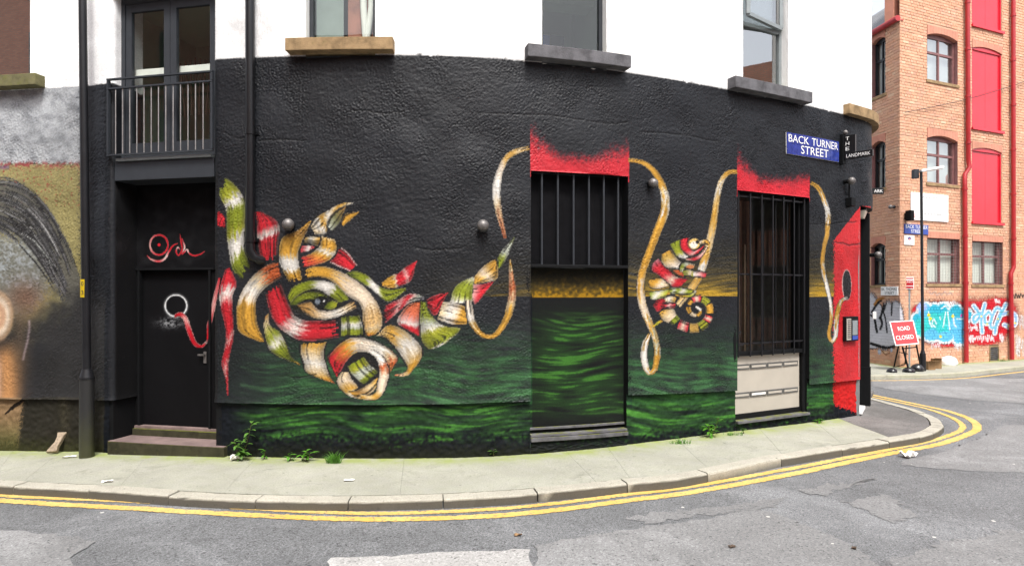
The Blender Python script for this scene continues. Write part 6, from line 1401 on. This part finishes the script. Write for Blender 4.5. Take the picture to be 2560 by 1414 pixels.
for i in range(0, 57, 4):
    mb = MB(); vs = []; fs = []; prof = [(0, RD - .02), (.004, -.01), (.02, .002), (.127, .002), (.127, RD)]
    for j in range(i, i + 5):
        jj = min(j, 59)
        for o_, z_ in prof: q_ = epath[jj] + enr[jj] * o_ + (edir[jj] * (.004 if j == i else (-.004 if j == i + 4 else 0))); vs.append((q_[0], q_[1], z_))
    for j in range(4):
        for k_ in range(4): fs.append((j * 5 + k_, (j + 1) * 5 + k_, (j + 1) * 5 + k_ + 1, j * 5 + k_ + 1))
    mb.add(vs, fs); kk_ = mb.build('kerbstone', M['kerbm'], K2); colour_attr(kk_, 'Moss', lambda p_: .25)
line_strip(None, .09, raw=[tuple(epath[i] - enr[i] * .22) for i in range(0, 60, 4)], seed=4)
# lamp post on the far side
def lamp_post_far():
    b = at_px(2307, 926); o = empty('street_lamp', b, 'tall black street lamp with grey LED head in front of the brick warehouse', 'street lamp'); zt_ = P(2303, 430, b.y).z; top = Vector((P(2303, 430, b.y).x, b.y, zt_))
    mb = MB(); mb.tube([b - ZV * .02, b + ZV * .42], [.07, .065], 12); mb.build('base', M['post'], o)
    mb = MB(); mb.tube([b + ZV * .42, b + ZV * .5, top], [.055, .034, .030], 12); mb.build('pole', M['post'], o)
    mb = MB(); h0 = top + Vector((-.02, 0, .02)); mb.bar(h0, h0 + Vector((.46, -.12, .07)), .18, .055); mb.build('lamp_head', M['white'], o, .01); mb = MB(); mb.box(h0 + Vector((-.06, .1, -.05)), (.12, .12, .22)); mb.build('control_box', M['grey'], o, .01); return o
lamp_post_far()
b = at_px(2272, 916); o = empty('sign_post', b, 'grey post with small red and white sign behind the road closed sign', 'sign post'); mb = MB(); mb.tube([b, b + ZV * (P(0, 722, b.y).z)], .035, 10); mb.build('post', M['greylight'], o)
c = P(2274, 707, b.y - .05); mb = MB(); mb.box(c, (.21, .012, .30)); pl_ = mb.build('plate', M['signwhite'], o); mb = MB(); mb.box(c + Vector((0, -.008, -.0)), (.18, .004, .13)); mb.build('red_panel', M['signred'], pl_); mb = MB(); mb.box(c + Vector((0, -.008, -.11)), (.18, .004, .05)); mb.build('red_band', M['signred'], pl_); mb = MB(); mb.box(c + Vector((0, -.008, .115)), (.18, .004, .03)); mb.build('red_band', M['signred'], pl_)
text('lettering', 'NO', M['signwhite'], pl_, c + Vector((-.07, -.0115, .005)), Vector((1, 0, 0)), ZV, .14, .045)
# rubbish beside the lamp post
def carton(u, v, w_, d_, h_, rz, label):
    c = at_px(u, v) + Vector((0, d_ / 2, 0)); X = Vector((math.cos(rz), math.sin(rz), 0)); Y = Vector((-math.sin(rz), math.cos(rz), 0)); o = empty('cardboard_box', c, label, 'box', 'cardboard boxes by the lamp post'); mb = MB(); t_ = .008
    for q, sz_ in ((Y * -(d_ / 2), (w_, t_, h_)), (Y * (d_ / 2), (w_, t_, h_)), (X * -(w_ / 2 - .006), (t_, d_ - .02, h_)), (X * (w_ / 2 - .006), (t_, d_ - .02, h_))): mb.box(c + q + ZV * h_ / 2, sz_, (X, Y, ZV))
    mb.box(c + ZV * .005, (w_ - .02, d_ - .02, .008), (X, Y, ZV)); mb.build('carton', M['card'], o)
    mb = MB(); mb.hexa([c + X * a * w_ / 2 - Y * (d_ / 2 + b_3) + ZV * z_ for a, b_3, z_ in ((-1, 0, h_), (1, 0, h_), (1, .12, h_ + .03), (-1, .12, h_ + .03))] + [c + X * a * w_ / 2 - Y * (d_ / 2 + b_3) + ZV * (z_ + .006) for a, b_3, z_ in ((-1, 0, h_), (1, 0, h_), (1, .12, h_ + .03), (-1, .12, h_ + .03))]); mb.build('flap', M['card'], o)
carton(2328, 924, .2, .18, .2, .2, 'brown cardboard box standing right beside the black lamp post'); carton(2347, 921, .18, .2, .24, -.3, 'brown cardboard box between the other carton and the round white sack')
bag(2376, 921, .21, .18, .17, 'whitebag', 'round white plastic rubbish sack on the far pavement', 'rubbish sack', None, 5, False, 'rubbish_sack')
bag(2326, 905, .16, .12, .20, 'whitebag', 'crumpled white bag slumped behind the cardboard boxes', 'rubbish bag', None, 6, True, 'rubbish_bag')
bag(2347, 897, .09, .08, .06, 'paper', 'crumpled white paper lying on top of a cardboard box', 'paper', None, 8, False, 'crumpled_paper')

# ------------------------------------------------------------------ near lamp post
b = PG(217, 1141); o = LP = empty('street_lamp', b, 'black street lamp post with yellow number plate against the left wall', 'street lamp')
zc = P(0, 930, b.y).z; tpz = 9.0; tilt = Vector((-.010, 0, 0))
mb = MB(); mb.tube([b - ZV * .05, b + ZV * .62, b + ZV * (zc - b.z - .06)], [.079, .077, .076], 18); mb.build('base', M['mosspost'], o)
mb = MB(); mb.tube([b + ZV * (zc - b.z - .075), b + ZV * (zc - b.z - .055)], .082, 18); mb.tube([b + ZV * (zc - b.z - .058), b + ZV * (zc - b.z + .04)], [.078, .05], 18); mb.build('collar', M['post'], o)
mb = MB(); mb.tube([b + ZV * (zc - b.z + .03), b + ZV * (tpz) + tilt * 9], [.047, .040], 16); mb.build('pole', M['post'], o)
zp1, zp0 = P(0, 698, b.y).z, P(0, 743, b.y).z; zmid = (zp0 + zp1) / 2; cpl = b + ZV * (zmid - b.z) + tilt * (zmid - b.z)
mb = MB(); w_ = .046; rr = .049; pts = []
for k_ in range(7): a_ = R(-50 + 100 * k_ / 6) - R(90); pts.append((cpl.x + rr * math.cos(a_) + .0, cpl.y + rr * math.sin(a_)))
mb.add([(x, y, zp0) for x, y in pts] + [(x, y, zp1) for x, y in pts], [(i, i + 1, i + 8, i + 7) for i in range(6)], True); pl_ = mb.build('number_plate', M['yellowplate'], o)
text('lettering', '0', M['darktext'], pl_, Vector((cpl.x - .012, cpl.y - rr - .003, zmid + .03)), Vector((1, 0, 0)), ZV, .026, .05); text('lettering', '3', M['darktext'], pl_, Vector((cpl.x - .012, cpl.y - rr - .003, zmid - .075)), Vector((1, 0, 0)), ZV, .026, .05)
mb = MB(); mb.bar(b + ZV * tpz + tilt * 9, b + ZV * (tpz + .1) + tilt * 9 + Vector((0, -.9, 0)), .2, .07); mb.build('lamp_head', M['greylight'], o)

# ------------------------------------------------------------------ litter and weeds
def litter(pts, ws, mat, label, cat_, thick=.012, name='litter'):
    mb = MB(); vs = []; fs = []; n_ = len(pts)
    for p_, w_ in zip(pts, ws):
        d = Vector((1, .3, 0)).normalized() * w_
        vs += [p_ - d, p_ + d, p_ + d + Vector((0, -thick, thick)), p_ - d + Vector((0, -thick, thick))]
    for i in range(n_ - 1):
        for j in range(4): fs.append((i * 4 + j, i * 4 + (j + 1) % 4, (i + 1) * 4 + (j + 1) % 4, (i + 1) * 4 + j))
    fs += [(3, 2, 1, 0), tuple(range((n_ - 1) * 4, n_ * 4))]; mb.add(vs, fs); o = mb.build(name, M[mat], None, .003); return tag(o, label, cat_)
yb = PG(135, 1134).y
litter([P(132, 1132, yb), P(140, 1118, yb + .03), P(148, 1108, yb + .06), P(154, 1096, yb + .10), P(160, 1084, yb + .13)], [.055, .036, .030, .032, .05], 'pine', 'crumpled brown card strip leaning against the mossy plinth', 'litter', .03, 'card_scrap')
def scrap(u, v, sx_, sy_, rz, label, mat='paper', base=0.0, hump=.02, name='paper_scrap', cat_='paper'):
    c = PG(u, v, base); n_ = 5; vs = []; fs = []; rd = random.Random(int(u * 7 + v))
    for i in range(n_):
        for j in range(n_):
            x, y = (i / (n_ - 1) - .5) * sx_, (j / (n_ - 1) - .5) * sy_; vs.append(c + Vector((x * math.cos(rz) - y * math.sin(rz), x * math.sin(rz) + y * math.cos(rz), .006 + hump * rd.random())))
    fs = [(i * n_ + j, (i + 1) * n_ + j, (i + 1) * n_ + j + 1, i * n_ + j + 1) for i in range(n_ - 1) for j in range(n_ - 1)]
    m_ = n_ * n_; vs += [p_ - ZV * .004 for p_ in vs]; fs += [tuple(m_ + k_ for k_ in f[::-1]) for f in fs]; mb = MB(); mb.add(vs, fs); o = mb.build(name, M[mat]); return tag(o, label, cat_)
scrap(174, 1143, .14, .04, .3, 'thin white paper scrap on the pavement by the left lamp post'); scrap(268, 1205, .10, .03, .1, 'pale paper strip lying beside the kerb below the doorstep')
scrap(588, 1150, .10, .09, .5, 'crumpled white wrapper at the root of the tall weed', hump=.07); scrap(873, 1200, .10, .06, .1, 'flat cream paper scrap in the middle of the pavement', hump=.006)
scrap(2271, 1143, .16, .12, .3, 'crumpled white paper on the road beyond the double yellow lines', base=RD, hump=.08); scrap(1830, 1367, .055, .03, .4, 'reddish brown leaf on the grey road patch in the foreground', 'wood', RD + .008, .012, 'fallen_leaf', 'leaf')
scrap(2135, 1371, .045, .03, 1.0, 'reddish brown leaf further right near the patch edge', 'wood', RD + .006, .012, 'fallen_leaf', 'leaf'); scrap(1295, 1338, .06, .035, .2, 'pale stone fragment on the dark road in the centre', 'card', RD + .003, .015, 'stone_fragment', 'stone')
leafm = {}
def leaf_mesh(key, L, w_, bend):
    if key in leafm: return leafm[key]
    me = bpy.data.meshes.new('leaf'); vs = []; fs = []; n_ = 5
    for i in range(n_):
        t_ = i / (n_ - 1); x = L * t_; wd_ = w_ * math.sin(math.pi * min(.97, t_ * .86 + .1)); z_ = -bend * L * t_ * t_
        vs += [(x, -wd_, z_ + wd_ * .3), (x, 0, z_), (x, wd_, z_ + wd_ * .3)]
    for i in range(n_ - 1):
        for j in range(2): fs.append((i * 3 + j, (i + 1) * 3 + j, (i + 1) * 3 + j + 1, i * 3 + j + 1))
    me.from_pydata(vs, [], fs); me.polygons.foreach_set('use_smooth', [True] * len(fs)); leafm[key] = me; return me
def plant(u, v, h, label, stems, leaves, size, mat='leaf', seed=0, back=.0):
    rd = random.Random(seed); b_ = PG(u, v) + Vector((0, back, 0)); o = empty('weed', b_, label, 'weed', 'weeds along the wall foot'); size *= 1.25; me = leaf_mesh((mat, round(size, 3)), size, size * .22, .35); 
    if not me.materials: me.materials.append(M[mat])
    for sx_, sy_, hh in stems:
        tip = Vector((sx_, sy_, hh)); pts = [b_ + tip * t_ + Vector((0, 0, -.03 * math.sin(t_ * 3))) for t_ in (0, .35, .7, 1)]; mb = MB(); mb.tube(pts, [.006, .005, .004, .002], 6); mb.build('stem', M['stem'], o)
        k_ = max(3, int(leaves / len(stems)))
        for i in range(k_):
            t_ = .25 + .78 * i / k_ if hh > .12 else rd.uniform(.2, 1); q_ = tip * t_; lo = bpy.data.objects.new('leaf', me); col.objects.link(lo); lo.parent = o; s_2 = rd.uniform(.7, 1.25)
            lo.matrix_local = Matrix.Translation(q_) @ Matrix.Rotation(rd.uniform(0, 6.28), 4, 'Z') @ Matrix.Rotation(rd.uniform(-.9, .15), 4, 'Y') @ Matrix.Scale(s_2, 4)
    return o
plant(604, 1148, .45, 'tall leafy weed growing right of the doorstep', [(.12, -.02, .42), (-.07, -.03, .22), (.04, -.05, .12)], 46, .075, 'leaf', 3); plant(660, 1146, .1, 'small yellowish weed beside the tall weed at the plinth', [(.02, -.02, .1)], 9, .05, 'leaf2', 4)
plant(722, 1150, .08, 'low round-leaved weed in the middle of the green plinth, first of a pair', [(.0, -.02, .07), (.03, -.02, .05)], 8, .06, 'leaf2', 5); plant(766, 1152, .14, 'bushy bright weed next to the grass tuft', [(.01, -.02, .13), (-.04, -.03, .08), (.05, -.02, .10)], 18, .065, 'leaf2', 6)
plant(1234, 1140, .09, 'small weed at the wall foot left of the boarded window', [(.0, -.02, .08)], 8, .05, 'leaf', 7); plant(1776, 1092, .27, 'leafy weed at the wall foot left of the letter boxes', [(.10, -.02, .26), (-.03, -.03, .16), (.03, -.03, .10)], 26, .07, 'leaf2', 8)
plant(2046, 1056, .07, 'low weed at the corner end of the green plinth', [(-.02, -.02, .05), (.05, -.03, .05)], 12, .07, 'leaf2', 9); plant(1858, 1082, .07, 'tiny weed under the letter box window', [(.0, -.02, .06)], 6, .05, 'leaf2', 10)
def tuft(u, v, n_, h, label, seed, spread=.09):
    rd = random.Random(seed); b_ = PG(u, v); mb = MB()
    for i in range(n_):
        a_ = rd.uniform(0, 6.28); r_ = rd.uniform(0, spread * .6); p_ = b_ + Vector((math.cos(a_) * r_ * 1.5, math.sin(a_) * r_ * .5 - .02, 0)); d = Vector((rd.gauss(0, .5), rd.gauss(-.15, .3), 1)).normalized() * h * rd.uniform(.5, 1.1); w_ = Vector((.0035, .002, 0))
        q_ = p_ + d * .6; e_ = p_ + d + Vector((d.x * .5, d.y * .5, -h * .12)); mb.add([p_ - w_, p_ + w_, q_ + w_ * .7, q_ - w_ * .7, e_], [(0, 1, 2, 3), (3, 2, 4)])
    return tag(mb.build('grass_tuft', M['leaf2']), label, 'grass', 'grass tufts along the wall foot')
tuft(836, 1156, 130, .15, 'bright green grass tuft at the wall foot beneath the rhinoceros', 1); tuft(1700, 1108, 60, .09, 'short grass tuft at the wall foot right of the boarded window', 2, .14); tuft(1830, 1086, 50, .06, 'low grass growing below the letter box window', 3, .16); tuft(2420, 905, 60, .14, 'grass growing by the red pipe on the far pavement', 4, .12); tuft(2505, 902, 70, .12, 'grass along the warehouse foot under the vent', 5, .2)

# ------------------------------------------------------------------ buildings behind the camera, seen only as reflections in the panes
def block(name, x0, x1, y0, y1, h, face, label, step=3.2):
    o = empty(name, ((x0 + x1) / 2, (y0 + y1) / 2, 0), label, 'building'); mb = MB(); mb.box(((x0 + x1) / 2, (y0 + y1) / 2, h / 2 - .1), (x1 - x0, y1 - y0, h)); mb.build('wall', M['brick_far'], o)
    for fl in range(int(h // 3.2)):
        z_ = 1.0 + fl * 3.2; n_ = int(((x1 - x0) if face == 'y' else (y1 - y0)) / step)
        for i in range(n_):
            if face == 'y': c = Vector((x0 + (i + .5) * (x1 - x0) / n_, y1 + .01, z_ + .95)); sz_ = (1.2, .06, 1.9)
            else: c = Vector((x0 - .01, y0 + (i + .5) * (y1 - y0) / n_, z_ + .95)); sz_ = (.06, 1.3, 1.9)
            mb = MB(); mb.box(c, sz_); w = mb.build('window', M['greylight'], o); mb = MB(); mb.box(c + (Vector((0, .03, 0)) if face == 'y' else Vector((-.03, 0, 0))), tuple(q - .14 if q > .1 else q for q in sz_)); mb.build('pane', M['glass2'] if False else M['blackgloss'], w)
block('opposite_building', -11.5, 9.0, -17, -6.5, 10.6, 'y', 'lower red brick building opposite the mural wall, mirrored in the upper windows')
block('opposite_building', -40, -11.6, -17, -5.0, 19.0, 'y', 'taller red brick building opposite the left end, mirrored in the balcony windows')
block('apartment_building', 19, 30, -14, 7.5, 10.5, 'x', 'brick apartment block down the side street, mirrored in the open casement')
